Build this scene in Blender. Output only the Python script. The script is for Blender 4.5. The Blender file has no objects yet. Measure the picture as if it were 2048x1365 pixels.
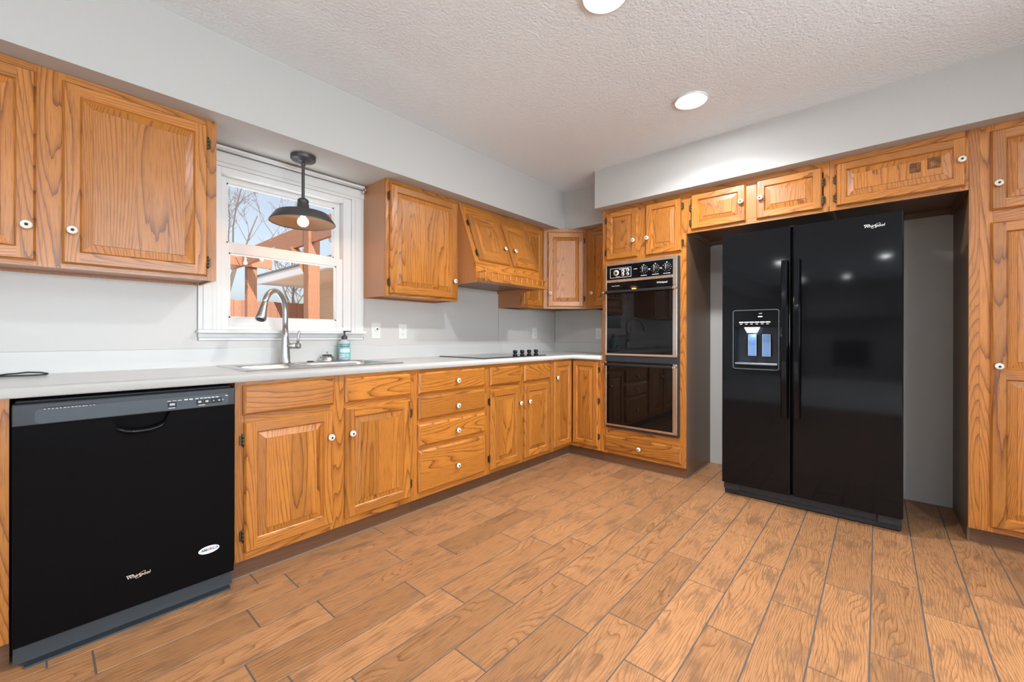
import bpy, bmesh, math, random
from mathutils import Matrix, Vector
C = bpy.context.scene.collection
S = bpy.context.scene
R = random.Random(11)
PI = math.pi

# ------------------------------------------------------------------ camera, world, sun, exposure
H_CAM = 1.0804
cam_d = bpy.data.cameras.new('camera'); cam = bpy.data.objects.new('camera', cam_d); C.objects.link(cam)
cam_d.sensor_width = 36.0; cam_d.sensor_fit = 'HORIZONTAL'; cam_d.lens = 832.3646 / 2048 * 36
cam_d.shift_y = -9.98 / 2048; cam_d.clip_start = 0.02
cam.matrix_world = (Matrix.Translation((0, 0, H_CAM)) @ Matrix.Rotation(math.radians(41.3186 - 90), 4, 'Z')
                    @ Matrix.Rotation(PI / 2, 4, 'X') @ Matrix.Rotation(math.radians(0.111), 4, 'Z'))
S.camera = cam
S.view_settings.view_transform = 'Standard'; S.view_settings.look = 'None'
S.view_settings.exposure = 0.22; S.view_settings.gamma = 1.0; S.view_settings.use_curve_mapping = False

W = bpy.data.worlds.new('sky'); S.world = W; W.use_nodes = True
nt = W.node_tree; nt.nodes.clear()
o_ = nt.nodes.new('ShaderNodeOutputWorld'); b_ = nt.nodes.new('ShaderNodeBackground'); s_ = nt.nodes.new('ShaderNodeTexSky')
s_.sky_type = 'NISHITA'; s_.sun_disc = False; s_.sun_elevation = math.radians(38); s_.sun_rotation = math.radians(150)
s_.air_density = 0.9; s_.dust_density = 3.0; s_.ozone_density = 1.5
hs_ = nt.nodes.new('ShaderNodeHueSaturation'); hs_.inputs['Saturation'].default_value = 0.5
nt.links.new(s_.outputs[0], hs_.inputs['Color']); nt.links.new(hs_.outputs[0], b_.inputs[0])
b_.inputs[1].default_value = 0.215
nt.links.new(b_.outputs[0], o_.inputs[0])

def light(name, kind, loc, energy, color=(1, 1, 1), rot=(0, 0, 0), **kw):
    d = bpy.data.lights.new(name, kind); d.energy = energy; d.color = color
    for k, v in kw.items(): setattr(d, k, v)
    o = bpy.data.objects.new(name, d); C.objects.link(o); o.location = loc; o.rotation_euler = rot
    return o
sun = light('sun', 'SUN', (3, -5, 9), 5.2, (1.0, 0.93, 0.84), angle=math.radians(0.6))
sun.rotation_euler = Vector((0.24, 0.80, -0.55)).to_track_quat('-Z', 'Y').to_euler()
# fill lamps added for unseen windows behind the camera; the wall is solid
FILL_COLOR = (0.78, 0.90, 1.0)
light('back_fill', 'AREA', (0.8, -3.10, 1.50), 245, FILL_COLOR, (math.radians(124), 0, 0), shape='RECTANGLE', size=3.2, size_y=1.4)
light('living_fill', 'AREA', (-4.9, -3.10, 1.50), 170, FILL_COLOR, (math.radians(124), 0, 0), shape='RECTANGLE', size=3.0, size_y=1.4)
# added fill lamp below the sill, brightening the soffit underside like snow bounce
light('sill_fill', 'AREA', (1.02, 3.35, 0.60), 34, (0.93, 0.97, 1.0), Vector((0, -0.55, 0.84)).to_track_quat('-Z', 'Y').to_euler(), shape='RECTANGLE', size=1.8, size_y=0.9)
CAN_STRENGTH = 190.0
CAN_WATTS = 17.0

# ------------------------------------------------------------------ materials
def mat(name, col, rough=0.5, metal=0.0, spec=0.5, coat=0.0, emit=None, estr=0.0, trans=0.0, bump=None, ior=1.45, coat_rough=0.05):
    m = bpy.data.materials.new(name); m.use_nodes = True
    p = m.node_tree.nodes['Principled BSDF']
    p.inputs['Base Color'].default_value = (*col, 1); p.inputs['Roughness'].default_value = rough
    p.inputs['Metallic'].default_value = metal; p.inputs['Specular IOR Level'].default_value = spec
    p.inputs['Coat Weight'].default_value = coat; p.inputs['Coat Roughness'].default_value = coat_rough
    p.inputs['Transmission Weight'].default_value = trans; p.inputs['IOR'].default_value = ior
    if emit: p.inputs['Emission Color'].default_value = (*emit, 1); p.inputs['Emission Strength'].default_value = estr
    if bump:
        sc, st, dist = bump; N = m.node_tree.nodes; L = m.node_tree.links
        tc = N.new('ShaderNodeTexCoord'); n = N.new('ShaderNodeTexNoise'); b = N.new('ShaderNodeBump')
        n.inputs['Scale'].default_value = sc; n.inputs['Detail'].default_value = 3
        b.inputs['Strength'].default_value = st; b.inputs['Distance'].default_value = dist
        L.new(tc.outputs['Object'], n.inputs['Vector']); L.new(n.outputs['Fac'], b.inputs['Height']); L.new(b.outputs[0], p.inputs['Normal'])
    return m

def wood(name, dark, mid, lite, rings=32.0, us=4.6, vs=0.5, lin=55.0, rough=0.33, coat=0.45, pores=0.5, var=0.25, smudge=None, line=0.14, ringmix=1.0, streak=(34, 1.3)):
    """oak: growth-ring contour lines and pores; the UV runs u across the grain and v along it, in metres"""
    m = bpy.data.materials.new(name); m.use_nodes = True
    N = m.node_tree.nodes; L = m.node_tree.links; p = N['Principled BSDF']
    uv = N.new('ShaderNodeUVMap'); uv.uv_map = 'grain'
    def vmul(a, vec):
        n = N.new('ShaderNodeVectorMath'); n.operation = 'MULTIPLY'; L.new(a, n.inputs[0]); n.inputs[1].default_value = vec; return n.outputs[0]
    def noise(vec, detail=2.0, rgh=0.5, dist=0.0):
        n = N.new('ShaderNodeTexNoise'); n.inputs['Scale'].default_value = 1.0; n.inputs['Detail'].default_value = detail
        n.inputs['Roughness'].default_value = rgh; n.inputs['Distortion'].default_value = dist; L.new(vec, n.inputs['Vector']); return n.outputs['Fac']
    def mth(op, a, b=None):
        n = N.new('ShaderNodeMath'); n.operation = op
        for i, x in enumerate((a, b)):
            if x is None: continue
            if isinstance(x, (int, float)): n.inputs[i].default_value = x
            else: L.new(x, n.inputs[i])
        return n.outputs[0]
    def mixc(f, a, b, blend='MIX'):
        n = N.new('ShaderNodeMix'); n.data_type = 'RGBA'; n.blend_type = blend
        if isinstance(f, float): n.inputs['Factor'].default_value = f
        else: L.new(f, n.inputs['Factor'])
        for i, x in ((6, a), (7, b)):
            if isinstance(x, tuple): n.inputs[i].default_value = (*x, 1)
            else: L.new(x, n.inputs[i])
        return n.outputs[2]
    u = uv.outputs[0]
    base = noise(vmul(u, (us, vs, 1)), 1.0)
    fine = noise(vmul(u, (60, 3.0, 1)), 2.0)
    sepx = N.new('ShaderNodeSeparateXYZ'); L.new(u, sepx.inputs[0])
    ph = mth('ADD', mth('ADD', mth('MULTIPLY', base, rings), mth('MULTIPLY', fine, 0.55)), mth('MULTIPLY', sepx.outputs[0], lin))
    fr = mth('FRACT', ph)
    rp = N.new('ShaderNodeValToRGB'); L.new(fr, rp.inputs[0]); e = rp.color_ramp.elements
    e[0].position = 0.0; e[0].color = (*dark, 1); e[1].position = 1.0; e[1].color = (*[0.5 * (a + b) for a, b in zip(mid, lite)], 1)
    for pos, col in ((line, mid), (0.45, lite), (0.88, lite)):
        x = e.new(pos); x.color = (*col, 1)
    flat = noise(vmul(u, (streak[0], streak[1], 1)), 3.0)
    fl = mixc(flat, mid, lite)
    col = mixc(float(ringmix), fl, rp.outputs[0])
    # open pores: short dark strokes
    po = noise(vmul(u, (420, 9, 1)), 2.0, 0.6)
    pr = N.new('ShaderNodeValToRGB'); L.new(po, pr.inputs[0]); pe = pr.color_ramp.elements
    pe[0].position = 0.36; pe[0].color = (1, 1, 1, 1); pe[1].position = 0.47; pe[1].color = (0, 0, 0, 1)
    pf = mth('MULTIPLY', pr.outputs[0], pores)
    col = mixc(pf, col, dark)
    # board to board tone
    tone = noise(vmul(u, (0.35, 0.12, 1)), 1.0)
    tr = N.new('ShaderNodeMapRange'); L.new(tone, tr.inputs[0]); tr.inputs[1].default_value = 0.3; tr.inputs[2].default_value = 0.7
    tr.inputs[3].default_value = 1 - var; tr.inputs[4].default_value = 1 + var * 0.5
    bc = N.new('ShaderNodeCombineXYZ')
    for i in range(3): L.new(tr.outputs[0], bc.inputs[i])
    col = mixc(1.0, col, bc.outputs[0], 'MULTIPLY')
    if smudge:
        sm = mth('ADD', mth('MULTIPLY', noise(vmul(u, (14, 5, 1)), 4.0, 0.6), 0.72), mth('MULTIPLY', noise(vmul(u, (170, 7, 1)), 2.0), 0.28))
        sr = N.new('ShaderNodeValToRGB'); L.new(sm, sr.inputs[0]); se = sr.color_ramp.elements
        se[0].position = 0.515; se[0].color = (0, 0, 0, 1); se[1].position = 0.62; se[1].color = (1, 1, 1, 1)
        col = mixc(mth('MULTIPLY', sr.outputs[0], 0.75), col, smudge)
    L.new(col, p.inputs['Base Color'])
    p.inputs['Roughness'].default_value = rough; p.inputs['Coat Weight'].default_value = coat; p.inputs['Coat Roughness'].default_value = 0.2
    b = N.new('ShaderNodeBump'); b.inputs['Strength'].default_value = 0.25; b.inputs['Distance'].default_value = 0.0006
    L.new(mth('SUBTRACT', fr, mth('MULTIPLY', pr.outputs[0], 0.6)), b.inputs['Height']); L.new(b.outputs[0], p.inputs['Normal'])
    if coat: L.new(b.outputs[0], p.inputs['Coat Normal'])
    return m

OAK = wood('honey_oak', (0.175, 0.048, 0.006), (0.41, 0.135, 0.0175), (0.53, 0.192, 0.0275))
VENEER = wood('oak_veneer', (0.26, 0.095, 0.030), (0.42, 0.165, 0.055), (0.47, 0.195, 0.068), rings=5, pores=0.3, ringmix=0.35, rough=0.35)
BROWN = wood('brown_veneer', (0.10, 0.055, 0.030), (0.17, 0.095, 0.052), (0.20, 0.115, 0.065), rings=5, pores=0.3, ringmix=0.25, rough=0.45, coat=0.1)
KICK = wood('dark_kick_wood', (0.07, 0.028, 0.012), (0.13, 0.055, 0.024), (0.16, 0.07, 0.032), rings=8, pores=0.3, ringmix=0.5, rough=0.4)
TILE = wood('wood_look_tile', (0.135, 0.055, 0.022), (0.36, 0.165, 0.068), (0.45, 0.218, 0.095), lin=85, rings=18, us=8.0, vs=1.5, rough=0.36, coat=0.0,
            pores=0.6, var=0.22, smudge=(0.20, 0.105, 0.055), line=0.16, ringmix=0.68, streak=(150, 5))
PERGOLA = wood('cedar_post', (0.22, 0.085, 0.045), (0.40, 0.175, 0.095), (0.48, 0.225, 0.125), rings=8, rough=0.7, coat=0)
FENCEWOOD = wood('fence_boards', (0.20, 0.08, 0.045), (0.40, 0.19, 0.12), (0.48, 0.25, 0.17), rings=8, rough=0.8, coat=0)
TILE.node_tree.nodes['Principled BSDF'].inputs['Specular IOR Level'].default_value = 0.22
GROUT = mat('grout', (0.10, 0.088, 0.08), 0.9)
WALLP = mat('grey_wall_paint', (0.475, 0.46, 0.435), 0.55, bump=(90, 0.25, 0.002))
RECESSP = mat('grey_wall_paint_plain', (0.55, 0.535, 0.51), 0.5, bump=(60, 0.2, 0.002))
PANELP = mat('white_wall_panel', (0.575, 0.54, 0.505), 0.35)
CEILP = mat('ceiling_texture', (0.74, 0.785, 0.81), 0.8, bump=(75, 0.7, 0.006))
WHITE = mat('white_trim_paint', (0.70, 0.68, 0.65), 0.35)
VINYL = mat('white_vinyl', (0.74, 0.72, 0.695), 0.3)
LAMINATE = mat('white_laminate', (0.585, 0.565, 0.535), 0.28, coat=0.15)
SEAM = mat('dark_seam', (0.12, 0.11, 0.10), 0.8)
BLACK = mat('black_enamel', (0.004, 0.004, 0.005), 0.06, spec=0.24, bump=(30, 0.02, 0.001))
DWBLACK = mat('black_appliance_door', (0.004, 0.0036, 0.004), 0.25, spec=0.06, bump=(45, 0.05, 0.001))
SATIN = mat('satin_black_plastic', (0.022, 0.026, 0.032), 0.38)
MATTE = mat('matte_black', (0.012, 0.012, 0.013), 0.55)
KICKPL = mat('charcoal_vinyl', (0.018, 0.022, 0.027), 0.5)
GLASSBLK = mat('black_oven_glass', (0.003, 0.003, 0.0035), 0.03, spec=0.5)
COOKGLASS = mat('black_ceramic_glass', (0.012, 0.012, 0.013), 0.05, spec=0.6)
CHROME = mat('worn_chrome', (0.74, 0.68, 0.62), 0.24, 1.0)
STEEL = mat('brushed_steel', (0.62, 0.61, 0.60), 0.28, 1.0)
NICKEL = mat('brushed_nickel', (0.50, 0.495, 0.485), 0.36, 1.0)
BRONZE = mat('dark_bronze', (0.10, 0.075, 0.045), 0.4, 0.9)
CERAMIC = mat('ivory_ceramic', (0.80, 0.74, 0.64), 0.15, coat=0.5)
SCREW = mat('knob_screw', (0.045, 0.05, 0.04), 0.4, 0.5)
IVORY = mat('ivory_plastic', (0.74, 0.72, 0.67), 0.35)
SLOT = mat('outlet_slot', (0.04, 0.035, 0.03), 0.6)
PRINT = mat('white_print', (0.75, 0.76, 0.77), 0.5)
LOGO = mat('silver_logo', (0.80, 0.79, 0.78), 0.35)
COPPERLOGO = mat('warm_silver_logo', (0.72, 0.60, 0.52), 0.35)
BADGEBLUE = mat('badge_blue', (0.02, 0.04, 0.14), 0.4)
BADGERED = mat('badge_red', (0.5, 0.08, 0.02), 0.4)
LENS = mat('led_lens', (0.9, 0.9, 0.9), 0.4, emit=(0.92, 0.965, 1.0), estr=CAN_STRENGTH)
SHADEIN = mat('pendant_inside', (0.12, 0.095, 0.08), 0.5)
SHADEM = mat('pendant_iron', (0.075, 0.07, 0.07), 0.42, 0.35)
BULB = mat('lit_bulb', (1, 0.8, 0.5), 0.2, emit=(1.0, 0.47, 0.13), estr=55)
CLEARBULB = mat('clear_bulb', (0.9, 0.92, 0.95), 0.08, trans=0.55)
WIRE = mat('white_wire', (0.75, 0.75, 0.78), 0.5)
CORD = mat('black_cord', (0.02, 0.02, 0.02), 0.45)
TEAL = mat('teal_label', (0.20, 0.52, 0.50), 0.4)
TEALDARK = mat('dark_teal_band', (0.10, 0.16, 0.17), 0.4)
CLEARPET = mat('clear_bottle', (0.66, 0.74, 0.76), 0.12, trans=0.35)
SOAPBLUE = mat('blue_soap', (0.30, 0.40, 0.52), 0.2)
PUMP = mat('charcoal_pump', (0.045, 0.045, 0.05), 0.4)
LABELW = mat('label_white', (0.85, 0.86, 0.84), 0.5)
LEDNOZ = mat('nozzle_light', (0.8, 0.85, 1.0), 0.3, emit=(0.70, 0.82, 1.0), estr=2.2)
PADDLE = mat('blue_paddle', (0.13, 0.24, 0.46), 0.25, trans=0.0, coat=0.3)
CAVITY = mat('dispenser_cavity', (0.012, 0.016, 0.024), 0.2)
SIDING = mat('tan_siding', (0.66, 0.51, 0.36), 0.7)
SOFFITM = mat('tan_soffit', (0.74, 0.57, 0.40), 0.7)
GUTTER = mat('pale_gutter', (0.80, 0.79, 0.78), 0.5)
SHINGLE = mat('grey_shingle', (0.22, 0.20, 0.19), 0.9, bump=(30, 0.6, 0.02))
SOIL = mat('snowy_ground', (0.84, 0.84, 0.85), 0.95, bump=(5, 0.5, 0.05))
BARK = mat('bare_bark', (0.19, 0.15, 0.125), 0.9)
BRICK = mat('fireplace_stone', (0.30, 0.28, 0.26), 0.8, bump=(12, 0.6, 0.02))
SOOT = mat('soot_black', (0.01, 0.01, 0.01), 0.9)
gm = bpy.data.materials.new('window_glass'); gm.use_nodes = True; n_ = gm.node_tree.nodes; n_.clear()
go_ = n_.new('ShaderNodeOutputMaterial'); gx = n_.new('ShaderNodeMixShader'); gt = n_.new('ShaderNodeBsdfTransparent'); gg = n_.new('ShaderNodeBsdfGlossy')
gf = n_.new('ShaderNodeFresnel'); gf.inputs[0].default_value = 1.04; gg.inputs['Roughness'].default_value = 0.02
gt.inputs[0].default_value = (0.96, 0.97, 0.97, 1)
l_ = gm.node_tree.links; l_.new(gf.outputs[0], gx.inputs[0]); l_.new(gt.outputs[0], gx.inputs[1]); l_.new(gg.outputs[0], gx.inputs[2]); l_.new(gx.outputs[0], go_.inputs[0])
GLASS = gm

# ------------------------------------------------------------------ mesh helpers
def frame(o, U, V, Wn):
    m = Matrix.Identity(4)
    for i, a in enumerate((U, V, Wn)):
        for k in range(3): m[k][i] = a[k]
    for k in range(3): m[k][3] = o[k]
    return m
def FL(x, y, z): return frame((x, y, z), (1, 0, 0), (0, 0, 1), (0, -1, 0))       # faces of the window wall: u right, v up, w out
def FR(x, y, z): return frame((x, y, z), (0, -1, 0), (0, 0, 1), (-1, 0, 0))      # faces of the refrigerator wall
def rot_to(nrm): return Vector((0, 0, 1)).rotation_difference(Vector(nrm)).to_matrix().to_4x4()
def roff(): return (R.uniform(0, 40), R.uniform(0, 40))

class MB:
    def __init__(s, T=None): s.T = T; s.v = []; s.f = []; s.uv = []; s.mi = []; s.sm = []
    def face(s, pts, g=2, off=(0, 0), m=0, smooth=False):
        i0 = len(s.v)
        for p in pts: s.v.append(s.T @ Vector(p) if s.T else Vector(p))
        s.f.append(tuple(range(i0, i0 + len(pts)))); s.mi.append(m); s.sm.append(smooth)
        s.uv.append([(p[(g + 1) % 3] + p[(g + 2) % 3] + off[0], p[g] + off[1]) for p in pts])
    def box(s, a, b, g=2, m=0, off=None):
        off = off or roff()
        x0, y0, z0 = [min(p, q) for p, q in zip(a, b)]; x1, y1, z1 = [max(p, q) for p, q in zip(a, b)]
        for q in (((x0, y0, z0), (x0, y1, z0), (x1, y1, z0), (x1, y0, z0)), ((x0, y0, z1), (x1, y0, z1), (x1, y1, z1), (x0, y1, z1)),
                  ((x0, y0, z0), (x1, y0, z0), (x1, y0, z1), (x0, y0, z1)), ((x0, y1, z0), (x0, y1, z1), (x1, y1, z1), (x1, y1, z0)),
                  ((x0, y0, z0), (x0, y0, z1), (x0, y1, z1), (x0, y1, z0)), ((x1, y0, z0), (x1, y1, z0), (x1, y1, z1), (x1, y0, z1))):
            s.face(q, g, off, m)
    def ring(s, r0, w0, r1, w1, m=0, offs=None):
        """four mitred quads between two rectangles (u0,u1,v0,v1) at heights w0 and w1"""
        offs = offs or [roff() for _ in range(4)]
        c0 = [(r0[0], r0[2], w0), (r0[1], r0[2], w0), (r0[1], r0[3], w0), (r0[0], r0[3], w0)]
        c1 = [(r1[0], r1[2], w1), (r1[1], r1[2], w1), (r1[1], r1[3], w1), (r1[0], r1[3], w1)]
        for k in range(4):
            j = (k + 1) % 4
            s.face([c0[k], c0[j], c1[j], c1[k]], 0 if k % 2 == 0 else 1, offs[k], m)
    def prism(s, poly, axis, a, b, g=2, m=0, off=None):
        """extrude a 2D polygon (coords of the two other axes in order) along axis from a to b"""
        off = off or roff()
        def P(q, t):
            r = list(q); r.insert(axis, t); return tuple(r)
        s.face([P(q, a) for q in poly], g, off, m); s.face([P(q, b) for q in reversed(poly)], g, off, m)
        for i in range(len(poly)):
            q, r = poly[i], poly[(i + 1) % len(poly)]
            s.face([P(q, a), P(q, b), P(r, b), P(r, a)], g, off, m)
    def lathe(s, prof, M=None, n=24, m=0, smooth=True, mats=None):
        M = M or Matrix.Identity(4)
        for i in range(len(prof) - 1):
            (r0, z0), (r1, z1) = prof[i], prof[i + 1]
            for k in range(n):
                a, b = 2 * PI * k / n, 2 * PI * (k + 1) / n
                pts = [(r0 * math.cos(a), r0 * math.sin(a), z0), (r0 * math.cos(b), r0 * math.sin(b), z0),
                       (r1 * math.cos(b), r1 * math.sin(b), z1), (r1 * math.cos(a), r1 * math.sin(a), z1)]
                if r0 < 1e-6: pts = [pts[0], pts[2], pts[3]]
                elif r1 < 1e-6: pts = pts[:3]
                s.face([tuple(M @ Vector(p)) for p in pts], 2, (0, 0), mats[i] if mats else m, smooth)
    def tube(s, path, rad, n=10, m=0, caps=True, smooth=True):
        path = [Vector(p) for p in path]; rad = rad if isinstance(rad, (list, tuple)) else [rad] * len(path)
        t = (path[1] - path[0]).normalized(); up = Vector((0, 0, 1)) if abs(t.z) < 0.9 else Vector((1, 0, 0))
        nrm = t.cross(up).normalized(); rings = []
        for i, p in enumerate(path):
            if i: t2 = (path[min(i + 1, len(path) - 1)] - path[i - 1]).normalized()
            else: t2 = t
            nrm = (nrm - t2 * nrm.dot(t2)).normalized(); bi = t2.cross(nrm)
            rings.append([tuple(p + rad[i] * (nrm * math.cos(2 * PI * k / n) + bi * math.sin(2 * PI * k / n))) for k in range(n)])
        for a, b in zip(rings, rings[1:]):
            for k in range(n):
                j = (k + 1) % n; s.face([a[k], a[j], b[j], b[k]], 2, (0, 0), m, smooth)
        if caps: s.face(list(reversed(rings[0])), 2, (0, 0), m); s.face(rings[-1], 2, (0, 0), m)
    def build(s, name, mats, parent=None, bevel=0.0, loc=None, merge=True, seg=2):
        me = bpy.data.meshes.new(name); base = wl(parent) if parent else (Vector(loc) if loc else Vector((0, 0, 0)))
        me.from_pydata([tuple(v - base) for v in s.v], [], s.f)
        mats = mats if isinstance(mats, (list, tuple)) else [mats]
        for m in mats: me.materials.append(m)
        ul = me.uv_layers.new(name='grain'); k = 0
        for fi, uvs in enumerate(s.uv):
            me.polygons[fi].material_index = s.mi[fi]; me.polygons[fi].use_smooth = s.sm[fi]
            for q in uvs: ul.data[k].uv = q; k += 1
        bm = bmesh.new(); bm.from_mesh(me)
        if merge: bmesh.ops.remove_doubles(bm, verts=bm.verts, dist=2e-5)
        bmesh.ops.recalc_face_normals(bm, faces=bm.faces); bm.to_mesh(me); bm.free()
        o = bpy.data.objects.new(name, me); C.objects.link(o)
        if parent: o.parent = parent
        elif loc: o.location = base
        if bevel:
            b = o.modifiers.new('edge', 'BEVEL'); b.width = bevel; b.segments = seg; b.limit_method = 'ANGLE'; b.angle_limit = math.radians(40); b.use_clamp_overlap = True
        return o

def wl(o):
    v = Vector((0, 0, 0))
    while o: v = v + o.location; o = o.parent
    return v
def thing(name, label, cat, loc=(0, 0, 0), group=None):
    o = bpy.data.objects.new(name, None); C.objects.link(o); o.location = loc; o.empty_display_size = 0.05
    o['label'] = label; o['category'] = cat
    group = group or {'wall_cabinet': 'oak wall cabinets', 'base_cabinet': 'oak base cabinets', 'wall_outlet': 'wall outlets above the worktop'}.get(name)
    if group: o['group'] = group
    return o
def tag(o, label, cat, group=None):
    o['label'] = label; o['category'] = cat
    if group: o['group'] = group
    return o
def struct(o, label=None):
    o['kind'] = 'structure'
    if label: o['label'] = label
    return o
def inst(me, name, parent, M, label=None):
    """one more object on an existing mesh, M in world space, parent unrotated"""
    o = bpy.data.objects.new(name, me); C.objects.link(o); o.parent = parent
    M = M.copy(); M.translation = M.translation - wl(parent); o.matrix_local = M
    return o
def text(parent, name, body, size, T, m, extrude=0.0006, shear=0.0, offset=0.0, align='CENTER', sx=1.0):
    cu = bpy.data.curves.new(name, 'FONT'); cu.body = body; cu.size = size; cu.extrude = extrude; cu.shear = shear; cu.offset = offset
    cu.align_x = align; cu.align_y = 'CENTER'; cu.resolution_u = 3
    t = bpy.data.objects.new(name + '_curve', cu); C.objects.link(t); bpy.context.view_layer.update()
    me = bpy.data.meshes.new_from_object(t.evaluated_get(bpy.context.evaluated_depsgraph_get())); bpy.data.objects.remove(t); bpy.data.curves.remove(cu)
    me.name = name; me.materials.clear(); me.materials.append(m)
    base = wl(parent)
    for v in me.vertices: v.co = T @ Vector((v.co.x * sx, v.co.y, v.co.z)) - base
    o = bpy.data.objects.new(name, me); C.objects.link(o); o.parent = parent
    return o

# shared small meshes -------------------------------------------------
def mesh_only(mb, name, mats):
    o = mb.build(name, mats); me = o.data; bpy.data.objects.remove(o); return me
k_ = MB(); k_.lathe([(0.0, 0), (0.0065, 0), (0.006, 0.010), (0.011, 0.013), (0.0160, 0.017), (0.0165, 0.021), (0.0150, 0.0255), (0.0105, 0.0275), (0.0052, 0.0272), (0.0052, 0.0283), (0.0, 0.0290)],
        mats=[1, 1, 0, 0, 0, 0, 0, 0, 1, 1], n=20)
KNOB_ME = mesh_only(k_, 'knob', [CERAMIC, SCREW])
h_ = MB(); h_.lathe([(0, -0.030), (0.003, -0.029), (0.0022, -0.025), (0.0048, -0.023), (0.0048, -0.009), (0.0040, -0.0085), (0.0040, -0.0075), (0.0048, -0.007), (0.0048, 0.007), (0.0040, 0.0075), (0.0040, 0.0085), (0.0048, 0.009), (0.0048, 0.023), (0.0022, 0.025), (0.003, 0.029), (0, 0.030)], n=10)
h_.box((0.001, -0.0045, -0.021), (0.012, -0.0025, 0.021))
HINGE_ME = mesh_only(h_, 'hinge', [BRONZE])

def knob(parent, T, u, v, w): return inst(KNOB_ME, 'knob', parent, T @ Matrix.Translation((u, v, w)))
def hinge(parent, T, u, v, w, side):
    # local hinge: barrel along its z, leaf along +x (towards the face frame); w is height above the door plane
    B = frame((u, v, w), (side, 0, 0), (0, 0, 1) if side > 0 else (0, 0, 1), (0, 1, 0))
    return inst(HINGE_ME, 'hinge', parent, T @ B)

def door(parent, T, u0, u1, v0, v1, fw=0.048, th=0.020, knobs=(), hinges=(), name='door', midrail=None, strips=True):
    """raised-panel door on frame T, from the face plane (w = 0) out to th; knobs: (u, v); hinges: (side, [v ...])"""
    b = MB(T); ch = 0.007
    o4 = [roff() for _ in range(4)]
    b.face([(u0, v0, 0), (u1, v0, 0), (u1, v1, 0), (u0, v1, 0)], 1, o4[1])
    full = (u0, u1, v0, v1); ins = (u0 + ch, u1 - ch, v0 + ch, v1 - ch)
    b.ring(full, 0.0, full, th * 0.55, offs=[o4[0], o4[1], o4[2], o4[3]])
    b.ring(full, th * 0.55, ins, th, offs=[o4[0], o4[1], o4[2], o4[3]])
    iu0, iu1, iv0, iv1 = u0 + fw, u1 - fw, v0 + fw, v1 - fw
    b.face([(u0 + ch, v0 + ch, th), (iu0, v0 + ch, th), (iu0, v1 - ch, th), (u0 + ch, v1 - ch, th)], 1, o4[3])
    b.face([(iu1, v0 + ch, th), (u1 - ch, v0 + ch, th), (u1 - ch, v1 - ch, th), (iu1, v1 - ch, th)], 1, o4[1])
    b.face([(iu0, v0 + ch, th), (iu1, v0 + ch, th), (iu1, iv0, th), (iu0, iv0, th)], 0, o4[0])
    b.face([(iu0, iv1, th), (iu1, iv1, th), (iu1, v1 - ch, th), (iu0, v1 - ch, th)], 0, o4[2])
    cells = [(iv0, iv1)]
    if midrail:
        m0, m1 = midrail
        b.face([(iu0, m0, th), (iu1, m0, th), (iu1, m1, th), (iu0, m1, th)], 0, roff()); cells = [(iv0, m0), (m1, iv1)]
    for c0, c1 in cells:
        r = lambda d: (iu0 + d, iu1 - d, c0 + d, c1 - d)
        bev = min(0.030, (iu1 - iu0) * 0.2, (c1 - c0) * 0.2)
        b.ring(r(0), th, r(0.005), th - 0.008, offs=o4)
        b.ring(r(0.005), th - 0.008, r(0.007), th - 0.010, offs=o4)
        po = [roff() for _ in range(4)]
        # the bevel of a solid panel keeps the vertical grain
        d0, d1 = 0.007, 0.007 + bev
        c_ = [(iu0 + d0, c0 + d0), (iu1 - d0, c0 + d0), (iu1 - d0, c1 - d0), (iu0 + d0, c1 - d0)]
        e_ = [(iu0 + d1, c0 + d1), (iu1 - d1, c0 + d1), (iu1 - d1, c1 - d1), (iu0 + d1, c1 - d1)]
        for k in range(4):
            j = (k + 1) % 4
            b.face([(*c_[k], th - 0.010), (*c_[j], th - 0.010), (*e_[j], th - 0.004), (*e_[k], th - 0.004)], 1, po[k])
        b.ring(r(d1), th - 0.004, r(d1 + 0.001), th - 0.001, offs=po)
        f0, f1, g0, g1 = r(d1 + 0.001); u = f0
        while u < f1 - 1e-6:
            nu = min(f1, u + R.uniform(0.07, 0.17)) if strips else f1
            if f1 - nu < 0.04: nu = f1
            b.face([(u, g0, th - 0.001), (nu, g0, th - 0.001), (nu, g1, th - 0.001), (u, g1, th - 0.001)], 1, roff()); u = nu
    o = b.build(name, OAK, parent, merge=False)
    for (ku, kv) in knobs: knob(o, T, ku, kv, th)
    for side, vs in hinges:
        for hv in vs: hinge(o, T, (u0 - 0.004) if side < 0 else (u1 + 0.004), hv, 0.010, side)
    return o

def drawer(parent, T, u0, u1, v0, v1, th=0.020, knobs=(), name='drawer'):
    b = MB(T); ch = 0.011; o = roff()
    full = (u0, u1, v0, v1); ins = (u0 + ch, u1 - ch, v0 + ch, v1 - ch)
    b.ring(full, 0.0, full, th * 0.5, offs=[o] * 4); b.ring(full, th * 0.5, ins, th, offs=[o] * 4)
    b.face([(ins[0], ins[2], th), (ins[1], ins[2], th), (ins[1], ins[3], th), (ins[0], ins[3], th)], 0, o)
    b.face([(u0, v0, 0), (u1, v0, 0), (u1, v1, 0), (u0, v1, 0)], 0, o)
    ob = b.build(name, OAK, parent, merge=False)
    for (ku, kv) in knobs: knob(ob, T, ku, kv, th)
    return ob

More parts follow.
